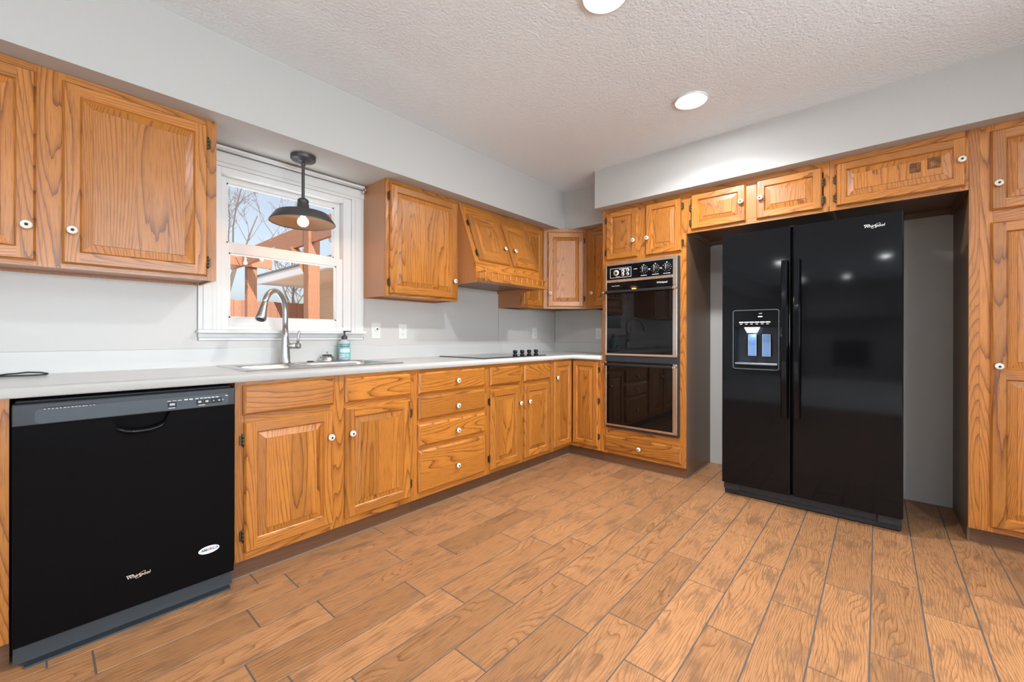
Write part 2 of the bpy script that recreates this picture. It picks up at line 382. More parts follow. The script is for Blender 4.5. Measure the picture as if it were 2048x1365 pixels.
def face_frame(parent, T, boards, th=0.019):
    """boards: (u0, u1, v0, v1, grain) with grain 'v' or 'h'"""
    b = MB(T)
    for (u0, u1, v0, v1, g) in boards: b.box((u0, v0, -th), (u1, v1, -0.0), 1 if g == 'v' else 0)
    return b.build('face_frame', OAK, parent, merge=False)
def carcass(parent, T, w, v0, v1, depth, lm=0, rm=0, bottom=True, top=True, recess=0.0, t=0.012, mats=(VENEER, BROWN), bm=1):
    b = MB(T); f = -0.0192
    b.box((0, v0, f), (t, v1, -depth), 1, lm); b.box((w - t, v0, f), (w, v1, -depth), 1, rm)
    if bottom: b.box((t, v0 + recess, f), (w - t, v0 + recess + t, -depth), 0, bm)
    if top: b.box((t, v1 - t, f), (w - t, v1, -depth), 0, bm)
    b.box((t, v0, -depth + 0.006), (w - t, v1, -depth), 1, bm)
    return b.build('carcass', list(mats), parent, merge=False)
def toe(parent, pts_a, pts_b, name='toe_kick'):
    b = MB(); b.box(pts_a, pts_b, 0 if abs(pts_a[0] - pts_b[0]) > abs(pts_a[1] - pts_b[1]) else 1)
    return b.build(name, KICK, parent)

# ------------------------------------------------------------------ key planes (metres; camera stands at x = y = 0)
YW, XW = 2.712, 3.811           # window wall, refrigerator wall
ZC, ZS, ZSR = 2.4846, 2.1155, 2.1628
YB, XB = 2.097, 3.2087          # faces of the base and tall cabinets
YU = 2.4165                     # face of the wall cabinets
XMIN, YMIN = -7.5, -3.2

# ------------------------------------------------------------------ room shell
b = MB()
PITCH, LEN, GAP = 0.154, 0.614, 0.0044
known = {2: 2.268, 1: 2.599, 0: 2.278, -1: 2.496, -2: 2.294, 3: 1.907, 12: 0.737, 11: 1.157, 10: 1.364, 9: 1.676, 7: 1.883, 6: 1.565}
b.face([(XMIN, YMIN, -0.0016), (XW, YMIN, -0.0016), (XW, YW, -0.0016), (XMIN, YW, -0.0016)], 0, (0, 0), 1)
rf = random.Random(4)
for k in range(-21, 18):
    y0 = 0.02 + PITCH * k; y1 = y0 + PITCH
    if y1 > YW + 0.01: y1 = YW
    if y0 < YMIN: y0 = YMIN
    if y1 - y0 < 0.03: continue
    x = known.get(k, rf.uniform(0, LEN)); x = XMIN + ((x - XMIN) % LEN) - LEN
    while x < XW:
        a0, a1 = max(x, XMIN) + GAP / 2, min(x + LEN, XW) - GAP / 2
        if a1 - a0 > 0.02:
            q0, q1 = y0 + GAP / 2, y1 - GAP / 2; c = 0.0009; of = (rf.uniform(0, 60), rf.uniform(0, 60))
            top = [(a0 + c, q0 + c, 0), (a1 - c, q0 + c, 0), (a1 - c, q1 - c, 0), (a0 + c, q1 - c, 0)]
            lo = [(a0, q0, -0.0018), (a1, q0, -0.0018), (a1, q1, -0.0018), (a0, q1, -0.0018)]
            b.face(top, 0, of)
            for i in range(4):
                j = (i + 1) % 4; b.face([lo[i], lo[j], top[j], top[i]], 0, of)
        x += LEN
struct(b.build('floor', [TILE, GROUT], merge=False))
b = MB(); b.box((XMIN, YMIN, -0.0015), (XMIN + 5.9, YW, 0.012)); b.box((XMIN + 5.9, YMIN, -0.0015), (XW, -1.75, 0.012)); struct(b.build('floor_bounce_carpet', mat('greige_bounce_carpet', (0.60, 0.59, 0.575), 0.95), merge=False))  # unseen pale carpet added so neutral light bounces up to the ceiling
b = MB(); b.box((XMIN - 0.1, YMIN - 0.1, ZC), (XW + 0.16, YW + 0.16, ZC + 0.12)); struct(b.build('ceiling', CEILP))
# window wall with the window opening
WX0, WX1, WZ0, WZ1 = 0.640, 1.395, 1.112, 2.010
b = MB()
for (x0, x1, z0, z1) in ((XMIN, WX0, -0.3, ZC), (WX1, XW + 0.16, -0.3, ZC), (WX0, WX1, -0.3, WZ0), (WX0, WX1, WZ1, ZC)): b.box((x0, YW, z0), (x1, YW + 0.16, z1))
struct(b.build('wall_left', WALLP))
b = MB(); b.box((XW, YMIN, -0.3), (XW + 0.16, YW, ZC)); struct(b.build('wall_right', RECESSP))
b = MB(); b.box((XMIN, YMIN - 0.1, -0.3), (XW + 0.16, YMIN, ZC)); struct(b.build('wall_back', WALLP))
b = MB(); b.box((XMIN - 0.1, YMIN, -0.3), (XMIN, YW, ZC)); struct(b.build('wall_far', WALLP))
b = MB(); b.box((2.25, -1.50, -0.002), (XW, -1.38, ZC)); struct(b.build('wall_blocker', WALLP))  # unseen wall added to keep the rear fill light off the pantry
# soffits
b = MB(); b.box((XMIN, 2.303, ZS), (3.400, YW, ZC), 0); struct(b.build('soffit_left', WALLP), 'grey painted soffit over the window wall cabinets')
b = MB(); b.box((3.400, 1.806, ZS), (XW, YW, ZC), 0); struct(b.build('soffit_corner', WALLP), 'shallow grey soffit piece in the corner')
b = MB(); b.box((3.115, YMIN, ZSR), (XW, 1.806, ZC), 0); struct(b.build('soffit_right', WALLP), 'deep grey soffit over the oven and refrigerator')
# white panels between worktop and wall cabinets, with their joints
b = MB(); b.box((XMIN + 3, YW - 0.004, 1.0108), (0.553, YW, 1.50)); b.box((0.553, YW - 0.004, 1.0108), (1.503, YW, 1.052)); b.box((1.503, YW - 0.004, 1.0108), (2.883, YW, 1.62)); b.box((2.887, YW - 0.004, 1.0108), (XW - 0.006, YW, 1.62))
struct(b.build('wall_panel_left', PANELP))
b = MB(); b.box((XW - 0.004, 1.785, 1.0108), (XW, YW - 0.006, 1.62)); struct(b.build('wall_panel_right', PANELP))
b = MB(); b.box((2.8825, YW - 0.003, 1.012), (2.8875, YW - 0.001, 1.5)); b.box((XW - 0.006, YW - 0.006, 1.012), (XW - 0.001, YW - 0.001, 1.5)); struct(b.build('trim_1', SEAM))

# window ---------------------------------------------------------------
win = bpy.data.objects.new('window_1', None); C.objects.link(win); win.location = (1.02, YW, WZ0); struct(win, 'white double hung window over the sink')
b = MB()
def casing(b, x0, x1, z0, z1):
    b.box((x0, YW - 0.016, z0), (x1, YW, z1)); b.box((x0 + (x1 - x0) * 0.25 if x1 - x0 < z1 - z0 else x0, YW - 0.022, z0 + (0 if x1 - x0 < z1 - z0 else 0.02)), (x1 - (x1 - x0) * 0.25 if x1 - x0 < z1 - z0 else x1, YW - 0.016, z1 - (0 if x1 - x0 < z1 - z0 else 0.03)))
casing(b, 0.556, 0.640, 1.112, 2.010); casing(b, 1.410, 1.498, 1.112, 2.010); casing(b, 0.556, 1.498, 2.010, ZS)
b.build('casing', WHITE, win, bevel=0.002)
b = MB()                                                    # vinyl frame lining the opening
for q in ((WX0, 0.662, WZ0, WZ1), (1.358, WX1 + 0.015, WZ0, WZ1), (0.662, 1.358, 1.975, WZ1), (0.662, 1.358, WZ0, 1.135)): b.box((q[0], YW - 0.004, q[2]), (q[1], YW + 0.12, q[3]))
b.build('frame', VINYL, win, bevel=0.002)
def sash(name, x0, x1, z0, z1, gx0, gx1, gz0, gz1, y0, y1):
    b = MB()
    for q in ((x0, gx0, z0, z1), (gx1, x1, z0, z1), (gx0, gx1, gz1, z1), (gx0, gx1, z0, gz0)): b.box((q[0], y0, q[2]), (q[1], y1, q[3]))
    o = b.build(name, VINYL, win, bevel=0.002)
    b = MB(); bd = 0.008
    for q in ((gx0, gx0 + bd, gz0, gz1), (gx1 - bd, gx1, gz0, gz1), (gx0, gx1, gz1 - bd, gz1), (gx0, gx1, gz0, gz0 + bd)): b.box((q[0], y0 + 0.006, q[2]), (q[1], y1 - 0.006, q[3]))
    b.build('glazing_bead', VINYL, o)
    b = MB(); ym = (y0 + y1) / 2; b.box((gx0 + 0.002, ym - 0.002, gz0 + 0.002), (gx1 - 0.002, ym + 0.002, gz1 - 0.002)); b.build('pane', GLASS, o)
sash('upper_sash', 0.662, 1.358, 1.552, 1.975, 0.700, 1.318, 1.605, 1.945, YW + 0.050, YW + 0.080)
sash('lower_sash', 0.662, 1.358, 1.135, 1.597, 0.702, 1.316, 1.180, 1.545, YW + 0.012, YW + 0.044)
b = MB(); b.box((0.548, YW - 0.052, 1.092), (1.503, YW + 0.012, 1.112)); b.build('stool', WHITE, win, bevel=0.004)
b = MB(); b.box((0.556, YW - 0.020, 1.070), (1.500, YW, 1.092)); b.box((0.560, YW - 0.012, 1.053), (1.497, YW, 1.070)); b.build('apron', WHITE, win, bevel=0.002)

for k, (x, wd_) in enumerate(((0.8, 3.2), (-4.9, 3.0))):  # window frames added around the rear fill lamps, with no opening behind
    b = MB()
    for q in ((x - wd_ / 2 - 0.08, x + wd_ / 2 + 0.08, 0.68, 0.76), (x - wd_ / 2 - 0.08, x + wd_ / 2 + 0.08, 2.24, 2.32), (x - wd_ / 2 - 0.08, x - wd_ / 2, 0.76, 2.24), (x + wd_ / 2, x + wd_ / 2 + 0.08, 0.76, 2.24)): b.box((q[0], YMIN, q[2]), (q[1], YMIN + 0.03, q[3]))
    b.box((x - wd_ / 2, YMIN + 0.0005, 0.76), (x + wd_ / 2, YMIN + 0.004, 2.24)); struct(b.build('window_%d' % (k + 2), WHITE, merge=False))

# curtain rail -----------------------------------------------------------
rod = thing('curtain_rod', 'thin white curtain rail running above the window under the soffit', 'curtain rod', (1.02, 2.66, 2.085))
b = MB(); b.tube([(0.575, 2.660, 2.088), (1.488, 2.660, 2.088)], 0.0065, 10); b.build('rail', WHITE, rod)
b = MB(); b.box((0.575, 2.664, 2.095), (1.488, 2.676, 2.110)); b.build('track', VINYL, rod)
b = MB(); b.box((1.470, 2.655, 2.070), (1.480, YW - 0.023, 2.080)); b.tube([(1.475, 2.655, 2.055), (1.475, 2.655, 2.09)], 0.006, 8); b.tube([(1.487, 2.66, 2.088), (1.492, 2.66, 2.088), (1.494, 2.66, 2.088)], [0.0065, 0.010, 0.004], 10); b.build('bracket', CHROME, rod)
b = MB(); b.box((0.590, 2.655, 2.070), (0.600, YW - 0.023, 2.080)); b.build('bracket', CHROME, rod)

# ------------------------------------------------------------------ window wall: base cabinets
def base_T(x): return FL(x, YB, 0)
ZF, ZT = 0.088, 0.8755
DB = 0.608
# left end cabinet (mostly outside the picture)
t = thing('base_cabinet', 'honey oak base cabinet at the left edge of the picture beside the dishwasher', 'cabinet', (-0.45, 2.4, 0))
T = base_T(-0.85); w = 0.788
carcass(t, T, w, ZF, ZT, DB); toe(t, (-0.85, 2.137, 0), (-0.062, 2.152, ZF))
face_frame(t, T, [(0, 0.04, ZF, ZT, 'v'), (w - 0.04, w, ZF, ZT, 'v'), (0.04, w - 0.04, 0.835, ZT, 'h'), (0.04, w - 0.04, ZF, 0.125, 'h'), (0.04, w - 0.04, 0.69, 0.74, 'h')])
drawer(t, T, 0.03, w - 0.033, 0.728, 0.858, knobs=[(0.38, 0.79)]); door(t, T, 0.03, 0.385, 0.12, 0.70, knobs=[(0.355, 0.565)]); door(t, T, 0.4, w - 0.033, 0.12, 0.70, knobs=[(0.43, 0.565)])

# sink base
t = thing('base_cabinet', 'two-door honey oak base cabinet below the sink with two false drawer fronts', 'cabinet', (1.03, 2.4, 0))
X0 = 0.563; T = base_T(X0); w = 0.927
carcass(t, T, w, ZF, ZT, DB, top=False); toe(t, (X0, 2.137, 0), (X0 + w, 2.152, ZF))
face_frame(t, T, [(0, 0.045, ZF, ZT, 'v'), (w - 0.045, w, ZF, ZT, 'v'), (0.42, 0.505, ZF, ZT, 'v'), (0.045, 0.42, 0.842, ZT, 'h'), (0.505, w - 0.045, 0.842, ZT, 'h'), (0.045, 0.42, ZF, 0.128, 'h'), (0.505, w - 0.045, ZF, 0.128, 'h'), (0.045, 0.42, 0.69, 0.74, 'h'), (0.505, w - 0.045, 0.69, 0.74, 'h')])
drawer(t, T, 0.591 - X0, 0.997 - X0, 0.729, 0.861, name='false_drawer_front'); drawer(t, T, 1.057 - X0, 1.462 - X0, 0.729, 0.859, name='false_drawer_front')
door(t, T, 0.596 - X0, 0.993 - X0, 0.123, 0.700, knobs=[(0.972 - X0, 0.569)], hinges=[(-1, (0.20, 0.62))])
door(t, T, 1.057 - X0, 1.460 - X0, 0.121, 0.702, knobs=[(1.085 - X0, 0.569)], hinges=[(1, (0.20, 0.62))])
# drawer stack
t = thing('drawer_cabinet', 'oak base cabinet with a stack of four drawers between sink and cooktop cabinets', 'cabinet', (1.80, 2.4, 0))
X0 = 1.4903; T = base_T(X0); w = 0.6197
carcass(t, T, w, ZF, ZT, DB); toe(t, (X0, 2.137, 0), (X0 + w, 2.152, ZF))
face_frame(t, T, [(0, 0.04, ZF, ZT, 'v'), (w - 0.04, w, ZF, ZT, 'v')] + [(0.04, w - 0.04, a, c, 'h') for a, c in ((0.84, ZT), (0.70, 0.735), (0.535, 0.575), (0.375, 0.415), (ZF, 0.135))])
for v0, v1, kv in ((0.727, 0.857, 0.789), (0.570, 0.706, 0.624), (0.406, 0.540, 0.463), (0.123, 0.381, 0.233)):
    drawer(t, T, 1.517 - X0, 2.081 - X0, v0, v1, knobs=[(1.815 - X0, kv)])
# cooktop base
t = thing('base_cabinet', 'two-door oak base cabinet below the cooktop, beside the corner', 'cabinet', (2.50, 2.4, 0))
X0 = 2.1103; T = base_T(X0); w = 0.7797
carcass(t, T, w, ZF, ZT, DB, top=False); toe(t, (X0, 2.137, 0), (X0 + w, 2.152, ZF))
face_frame(t, T, [(0, 0.04, ZF, ZT, 'v'), (w - 0.04, w, ZF, ZT, 'v'), (0.35, 0.42, ZF, ZT, 'v')] + [(p, q, a, c, 'h') for p, q in ((0.04, 0.35), (0.42, w - 0.04)) for a, c in ((0.84, ZT), (0.69, 0.735), (ZF, 0.13))])
drawer(t, T, 2.136 - X0, 2.471 - X0, 0.723, 0.853, name='false_drawer_front'); drawer(t, T, 2.518 - X0, 2.861 - X0, 0.723, 0.850, name='false_drawer_front')
door(t, T, 2.139 - X0, 2.471 - X0, 0.116, 0.693, knobs=[(2.452 - X0, 0.563)], hinges=[(-1, (0.20, 0.61))])
door(t, T, 2.522 - X0, 2.857 - X0, 0.118, 0.692, knobs=[(2.562 - X0, 0.563)], hinges=[(1, (0.20, 0.61))])
# corner cabinet with the folding door
t = thing('corner_cabinet', 'L-shaped oak corner base cabinet with a folding two-leaf door', 'cabinet', (3.5, 2.4, 0))
X0 = 2.8903
b = MB()
b.box((X0, YB + 0.0192, ZF), (X0 + 0.012, 2.705, ZT), 2); b.box((X0, 2.699, ZF), (3.805, 2.705, ZT), 2); b.box((3.799, 1.782, ZF), (3.805, 2.699, ZT), 2); b.box((XB + 0.0192, 1.782, ZF), (3.799, 1.794, ZT), 2)
b.box((X0 + 0.012, YB + 0.0192, ZF), (3.799, 2.699, ZF + 0.012), 0); b.box((XB + 0.0192, 1.794, ZF), (3.799, YB + 0.0192, ZF + 0.012), 1)
b.build('carcass', VENEER, t, merge=False)
T1 = base_T(X0); T2 = FR(XB, YB, 0)
b = MB(T1)
for q in ((0, 0.035, ZF, ZT, 1), (0.035, XB - X0 + 0.019, 0.855, ZT, 0), (0.035, XB - X0 + 0.019, ZF, 0.127, 0)): b.box((q[0], q[2], -0.019), (q[1], q[3], 0), q[4])
b.T = T2
for q in ((0.272, 0.3155, ZF, ZT, 1), (0, 0.272, 0.855, ZT, 0), (0, 0.272, ZF, 0.127, 0)): b.box((q[0], q[2], -0.019), (q[1], q[3], 0), q[4])
b.build('face_frame', OAK, t, merge=False)
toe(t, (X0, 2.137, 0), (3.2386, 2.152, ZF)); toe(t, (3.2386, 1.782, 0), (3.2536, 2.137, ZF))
door(t, T1, 2.922 - X0, 3.188 - X0, 0.120, 0.860, fw=0.042, knobs=[(2.943 - X0, 0.722)], strips=False)
door(t, T2, 0.0205, 0.277, 0.120, 0.860, fw=0.042, hinges=[(1, (0.21, 0.52, 0.79))], strips=False)

# worktop with backsplash ---------------------------------------------------
wt = thing('worktop', 'white laminate L-shaped worktop with rounded front edge and low backsplash', 'worktop', (1.5, 2.4, 0.876))
ZB, ZTOP = 0.8762, 0.914
YF, XF_ = 2.067, 3.1787
HX0, HX1, HY0, HY1 = 0.650, 1.445, 2.195, 2.635            # cut-out for the sink
CX0, CX1, CY0, CY1 = 2.150, 2.850, 2.175, 2.615            # cut-out for the cooktop
b = MB(); r_ = 0.014
xs = [-0.85, HX0, HX1, CX0, CX1, 3.17]; ys = [YF + r_, CY0, HY0, CY1, HY1, 2.694]
for z in (ZTOP, ZB):
    for i in range(len(xs) - 1):
        for j in range(len(ys) - 1):
            if xs[i] == HX0 and HY0 <= ys[j] < HY1: continue
            if xs[i] == CX0 and CY0 <= ys[j] < CY1: continue
            b.face([(xs[i], ys[j], z), (xs[i + 1], ys[j], z), (xs[i + 1], ys[j + 1], z), (xs[i], ys[j + 1], z)], 0)
    b.face([(3.17, YF + r_, z), (3.793, YF + r_, z), (3.793, 2.694, z), (3.17, 2.694, z)], 0)
    b.face([(XF_ + r_, 1.783, z), (3.793, 1.783, z), (3.793, YF + r_, z), (XF_ + r_, YF + r_, z)], 0)
    b.face([(3.17, YF + r_, z), (XF_ + r_, YF + r_, z), (XF_ + r_, 2.1, z), (3.17, 2.1, z)], 0)
for (x0, x1, y0, y1) in ((HX0, HX1, HY0, HY1), (CX0, CX1, CY0, CY1)):
    for p, q in (((x0, y0), (x1, y0)), ((x1, y0), (x1, y1)), ((x1, y1), (x0, y1)), ((x0, y1), (x0, y0))): b.face([(*p, ZB), (*q, ZB), (*q, ZTOP), (*p, ZTOP)], 2)
prof = [(r_ * (1 - math.sin(a)), ZTOP - r_ * (1 - math.cos(a))) for a in [PI / 2 * k / 6 for k in range(7)]] + [(0, ZB + 0.006), (0.003, ZB + 0.001), (r_, ZB)]
# left run edge: offset outwards in -y;  right run edge: outwards in -x; mitred at the inner corner
for (d0, z0), (d1, z1) in zip(prof, prof[1:]):
    b.face([(-0.85, YF + d0, z0), (XF_ + d0, YF + d0, z0), (XF_ + d1, YF + d1, z1), (-0.85, YF + d1, z1)], 0, smooth=True)
    b.face([(XF_ + d0, YF + d0, z0), (XF_ + d0, 1.783, z0), (XF_ + d1, 1.783, z1), (XF_ + d1, YF + d1, z1)], 0, smooth=True)
b.face([(-0.85, YF + p[0], p[1]) for p in prof] + [(-0.85, 2.694, ZB), (-0.85, 2.694, ZTOP)], 0)
b.face([(XF_ + p[0], 1.783, p[1]) for p in prof] + [(3.793, 1.783, ZB), (3.793, 1.783, ZTOP)], 0)
b.build('slab', LAMINATE, wt)
b = MB(); b.box((-0.85, 2.694, ZB), (3.793, YW - 0.004, 1.011)); b.box((3.793, 1.783, ZB), (XW - 0.004, 2.7079, 1.011)); b.build('backsplash', LAMINATE, wt, bevel=0.003)
b = MB(); b.box((2.900, YF + 0.012, ZTOP - 0.0006), (2.9015, 2.694, ZTOP + 0.0003)); b.box((2.900, 2.6930, ZTOP), (2.9015, 2.6942, 1.010)); b.build('joint', mat('pale_seam', (0.45, 0.44, 0.42), 0.6), wt)

# sink -------------------------------------------------------------------
sk = thing('sink', 'stainless steel double bowl sink set into the white worktop', 'sink', (1.05, 2.41, 0.914))
b = MB(); zr = 0.9195
SX0, SX1, SY0, SY1 = 0.625, 1.472, 2.170, 2.660
bowls = [(0.672, 0.965, 2.212, 2.560), (0.998, 1.425, 2.212, 2.560)]
sx = [SX0 + 0.006, 0.672, 0.965, 0.998, 1.425, SX1 - 0.006]; sy = [SY0 + 0.006, 2.212, 2.560, SY1 - 0.006]
for i in range(5):
    for j in range(3):
        if i in (1, 3) and j == 1: continue
        b.face([(sx[i], sy[j], zr), (sx[i + 1], sy[j], zr), (sx[i + 1], sy[j + 1], zr), (sx[i], sy[j + 1], zr)])
b.ring((SX0, SX1, SY0, SY1), 0.9141, (SX0 + 0.006, SX1 - 0.006, SY0 + 0.006, SY1 - 0.006), zr)
b.build('rim', STEEL, sk)
def rrect(x0, x1, y0, y1, r, n=6):
    pts = []
    for cx, cy, a0 in ((x1 - r, y1 - r, 0), (x0 + r, y1 - r, PI / 2), (x0 + r, y0 + r, PI), (x1 - r, y0 + r, 1.5 * PI)):
        for k in range(n + 1): a = a0 + PI / 2 * k / n; pts.append((cx + r * math.cos(a), cy + r * math.sin(a)))
    return pts
for (x0, x1, y0, y1) in bowls:
    b = MB(); loops = []
    loops.append([(x, y, zr) for x, y in rrect(x0, x1, y0, y1, 0.001)])
    for ins, z, r in ((0.004, 0.9165, 0.05), (0.008, 0.905, 0.05), (0.014, 0.76, 0.05), (0.05, 0.735, 0.05)): loops.append([(x, y, z) for x, y in rrect(x0 + ins, x1 - ins, y0 + ins, y1 - ins, r)])
    for a, c in zip(loops, loops[1:]):
        for k in range(len(a)): j = (k + 1) % len(a); b.face([a[k], a[j], c[j], c[k]], smooth=True)
    b.face(loops[-1]); bo = b.build('bowl', STEEL, sk)
    d = MB(); d.lathe([(0.055, 0.7355), (0.05, 0.740), (0.035, 0.737), (0.0, 0.736)], Matrix.Translation(((x0 + x1) / 2, (y0 + y1) / 2, 0))); d.build('drain', CHROME, bo)
b = MB(); b.lathe([(0.0, 0.0), (0.02, 0.0), (0.02, 0.004), (0.012, 0.006), (0.0, 0.006)], Matrix.Translation((1.10, 2.612, zr + 0.0002))); b.build('hole_cover', SATIN, sk)

# faucet -----------------------------------------------------------------
FX, FY = 0.956, 2.613
fc = thing('faucet', 'brushed nickel pull-down kitchen faucet with high arched neck', 'faucet', (FX, FY, zr))
M = Matrix.Translation((FX, FY, 0))
b = MB(); b.lathe([(0.0, zr), (0.030, zr), (0.030, zr + 0.004), (0.0275, zr + 0.008), (0.026, zr + 0.05), (0.0225, 1.02), (0.0185, 1.07), (0.0160, 1.12), (0.0, 1.12)], M, 28); b.build('body', NICKEL, fc)
D = Vector((-0.725, -0.69, 0)).normalized(); ar = 0.112; zc_ = 1.218
path = [(FX, FY, 1.115), (FX, FY, 1.17), (FX, FY, zc_)] + [tuple(Vector((FX, FY, zc_)) + D * (ar - ar * math.cos(a)) + Vector((0, 0, ar * math.sin(a)))) for a in [math.radians(8 * k) for k in range(1, 21)]]
b = MB(); b.tube(path, 0.0150, 18); b.build('neck', NICKEL, fc)
e0 = Vector(path[-1]); dr = (Vector(path[-1]) - Vector(path[-2])).normalized()
b = MB(); b.tube([e0 + dr * q for q in (0, 0.004, 0.02, 0.085, 0.098, 0.102)], [0.0158, 0.0165, 0.0175, 0.0255, 0.0265, 0.023], 20); b.build('spray_head', NICKEL, fc)
b = MB(); b.tube([e0 + dr * 0.1015, e0 + dr * 0.105], 0.019, 16); b.build('nozzle', SATIN, fc)
hd = Vector((0.72, -0.69, 0)); hb = Vector((FX, FY, 1.020))
b = MB(); b.tube([hb + hd * q for q in (0.014, 0.03, 0.062)], [0.017, 0.0165, 0.0165], 16); b.tube([hb + hd * q for q in (0.0635, 0.082, 0.085)], [0.0165, 0.0165, 0.014], 16)
lb = hb + hd * 0.072
b.tube([lb + Vector((0, 0, q)) + hd * d_ for q, d_ in ((0.012, 0), (0.04, 0.001), (0.075, 0.006), (0.088, 0.009))], [0.008, 0.0065, 0.0075, 0.0055], 10); b.build('lever_handle', NICKEL, fc)

# strainer basket, soap, cord ----------------------------------------------
st = thing('sink_strainer', 'round metal sink strainer basket standing upside down beside the soap bottle', 'strainer', (1.212, 2.632, zr + 0.0002))
M = Matrix.Translation((1.212, 2.632, zr + 0.0004))
b = MB(); b.lathe([(0.0, 0), (0.045, 0), (0.046, 0.004), (0.043, 0.009), (0.040, 0.020), (0.034, 0.030), (0.030, 0.031)], M, 28)
for k in range(14):
    a = 2 * PI * k / 14; b.lathe([(0, 0), (0.0035, 0.0), (0.0035, 0.0008), (0, 0.0008)], M @ Matrix.Translation((0.0385 * math.cos(a), 0.0385 * math.sin(a), 0.0235)) @ rot_to((math.cos(a), math.sin(a), 0.45)), 8, 1)
b.build('basket', [STEEL, SLOT], st)
b = MB(); b.lathe([(0.030, 0.031), (0.028, 0.038), (0.018, 0.041), (0.0, 0.042)], M, 24); b.build('rubber_seal', SATIN, st)
b = MB(); b.lathe([(0.0035, 0.041), (0.003, 0.052), (0.005, 0.054), (0.005, 0.058), (0.0, 0.06)], M, 12); b.build('stem', STEEL, st)
BX, BY = 1.327, 2.632
sp = thing('soap_bottle', 'clear hand soap bottle with teal label and charcoal pump standing by the sink', 'soap bottle', (BX, BY, zr + 0.0002))
M = Matrix.Translation((BX, BY, zr + 0.0004))
b = MB(); b.lathe([(0, 0), (0.033, 0), (0.0365, 0.004), (0.037, 0.012), (0.037, 0.105), (0.034, 0.120), (0.024, 0.131), (0.0165, 0.134), (0.0165, 0.140), (0, 0.140)], M, 32, mats=[1, 1, 1, 0, 0, 0, 0, 0, 0]); b.build('bottle', [CLEARPET, SOAPBLUE], sp)
b = MB(); b.lathe([(0.0372, 0.018), (0.0376, 0.019), (0.0376, 0.102), (0.0376, 0.1065), (0.0372, 0.107)], M, 32, mats=[0, 0, 1, 1]); lab = b.build('label', [TEAL, TEALDARK], sp)
b = MB()
def lab_patch(b, a0, a1, z0, z1, m):
    n = 6
    for k in range(n):
        p, q = a0 + (a1 - a0) * k / n, a0 + (a1 - a0) * (k + 1) / n; r = 0.0379
        b.face([tuple(M @ Vector((r * math.cos(x), r * math.sin(x), z))) for x, z in ((p, z0), (q, z0), (q, z1), (p, z1))], 2, (0, 0), m)
ca = math.atan2(-BY, -BX)
lab_patch(b, ca - 0.80, ca + 1.0, 0.052, 0.076, 0); lab_patch(b, ca - 0.80, ca + 0.10, 0.024, 0.040, 0); lab_patch(b, ca + 0.30, ca + 0.75, 0.026, 0.038, 2)
for k, (aa, bb) in enumerate(((-0.75, -0.5), (-0.42, -0.15), (-0.08, 0.2), (0.27, 0.5), (0.56, 0.8))): lab_patch(b, ca + aa, ca + bb, 0.086, 0.096, 1)
for aa, bb in ((-0.7, -0.45), (-0.38, -0.2), (-0.13, 0.02)): lab_patch(b, ca + aa, ca + bb, 0.029, 0.035, 1)
b.build('label_lettering', [LABELW, TEALDARK, mat('pale_teal', (0.45, 0.72, 0.68), 0.4)], lab)
b = MB(); b.lathe([(0.018, 0.137), (0.0185, 0.148), (0.017, 0.156), (0.010, 0.163), (0.0055, 0.166), (0.0055, 0.184), (0.008, 0.186), (0.008, 0.192), (0, 0.193)], M, 20)
pd = Vector((0.72, -0.69, 0)); c0 = Vector((BX, BY, zr + 0.1885))
b.tube([c0, c0 + pd * 0.02 + Vector((0, 0, 0.001)), c0 + pd * 0.038 + Vector((0, 0, -0.001)), c0 + pd * 0.043 + Vector((0, 0, -0.004))], [0.0045, 0.004, 0.0035, 0.003], 8); b.build('pump', PUMP, sp)
b = MB(); z = ZTOP + 0.0035
b.tube([(-0.30, 2.55, z), (-0.20, 2.585, z), (-0.10, 2.60, z), (0.00, 2.575, z), (0.022, 2.575, z + 0.001), (0.026, 2.590, z + 0.003), (0.005, 2.606, z + 0.008), (-0.03, 2.622, z + 0.010), (-0.06, 2.63, z + 0.006), (-0.085, 2.612, z + 0.006), (-0.12, 2.58, z + 0.002), (-0.2, 2.55, z), (-0.3, 2.50, z)], 0.0030, 8)
tag(b.build('power_cord', CORD, loc=(0, 2.59, ZTOP)), 'thin black cord lying looped on the left end of the white worktop', 'cord')

# cooktop -------------------------------------------------------------------
ct = thing('cooktop', 'black glass electric cooktop set flat in the worktop', 'cooktop', (2.5, 2.39, 0.914))
b = MB(); b.box((2.125, 2.140, 0.9143), (2.880, 2.645, 0.9205)); b.build('glass_top', COOKGLASS, ct, bevel=0.002)
b = MB(); b.box((2.155, 2.18, 0.85), (2.845, 2.61, 0.9142)); b.build('burner_box', SATIN, ct)
b = MB()
for cx, cy, rr in ((2.32, 2.28, 0.10), (2.32, 2.52, 0.075), (2.60, 2.52, 0.10), (2.70, 2.36, 0.07)):
    b.lathe([(rr, 0.92055), (rr + 0.003, 0.92075), (rr + 0.006, 0.92055)], Matrix.Translation((cx, cy, 0)), 40)
b.build('burner_ring', mat('burner_grey', (0.08, 0.08, 0.085), 0.3), ct)
kb = MB(); kb.lathe([(0, 0), (0.019, 0), (0.019, 0.008), (0.012, 0.012), (0.012, 0.018), (0.017, 0.021), (0.0185, 0.036), (0.0165, 0.040), (0, 0.041)], n=20); kb.box((-0.003, -0.017, 0.036), (0.003, 0.017, 0.044), m=0)
km = mesh_only(kb, 'control_knob', [MATTE])
for kx in (2.570, 2.660, 2.752, 2.846): inst(km, 'control_knob', ct, Matrix.Translation((kx, 2.225, 0.9207)))

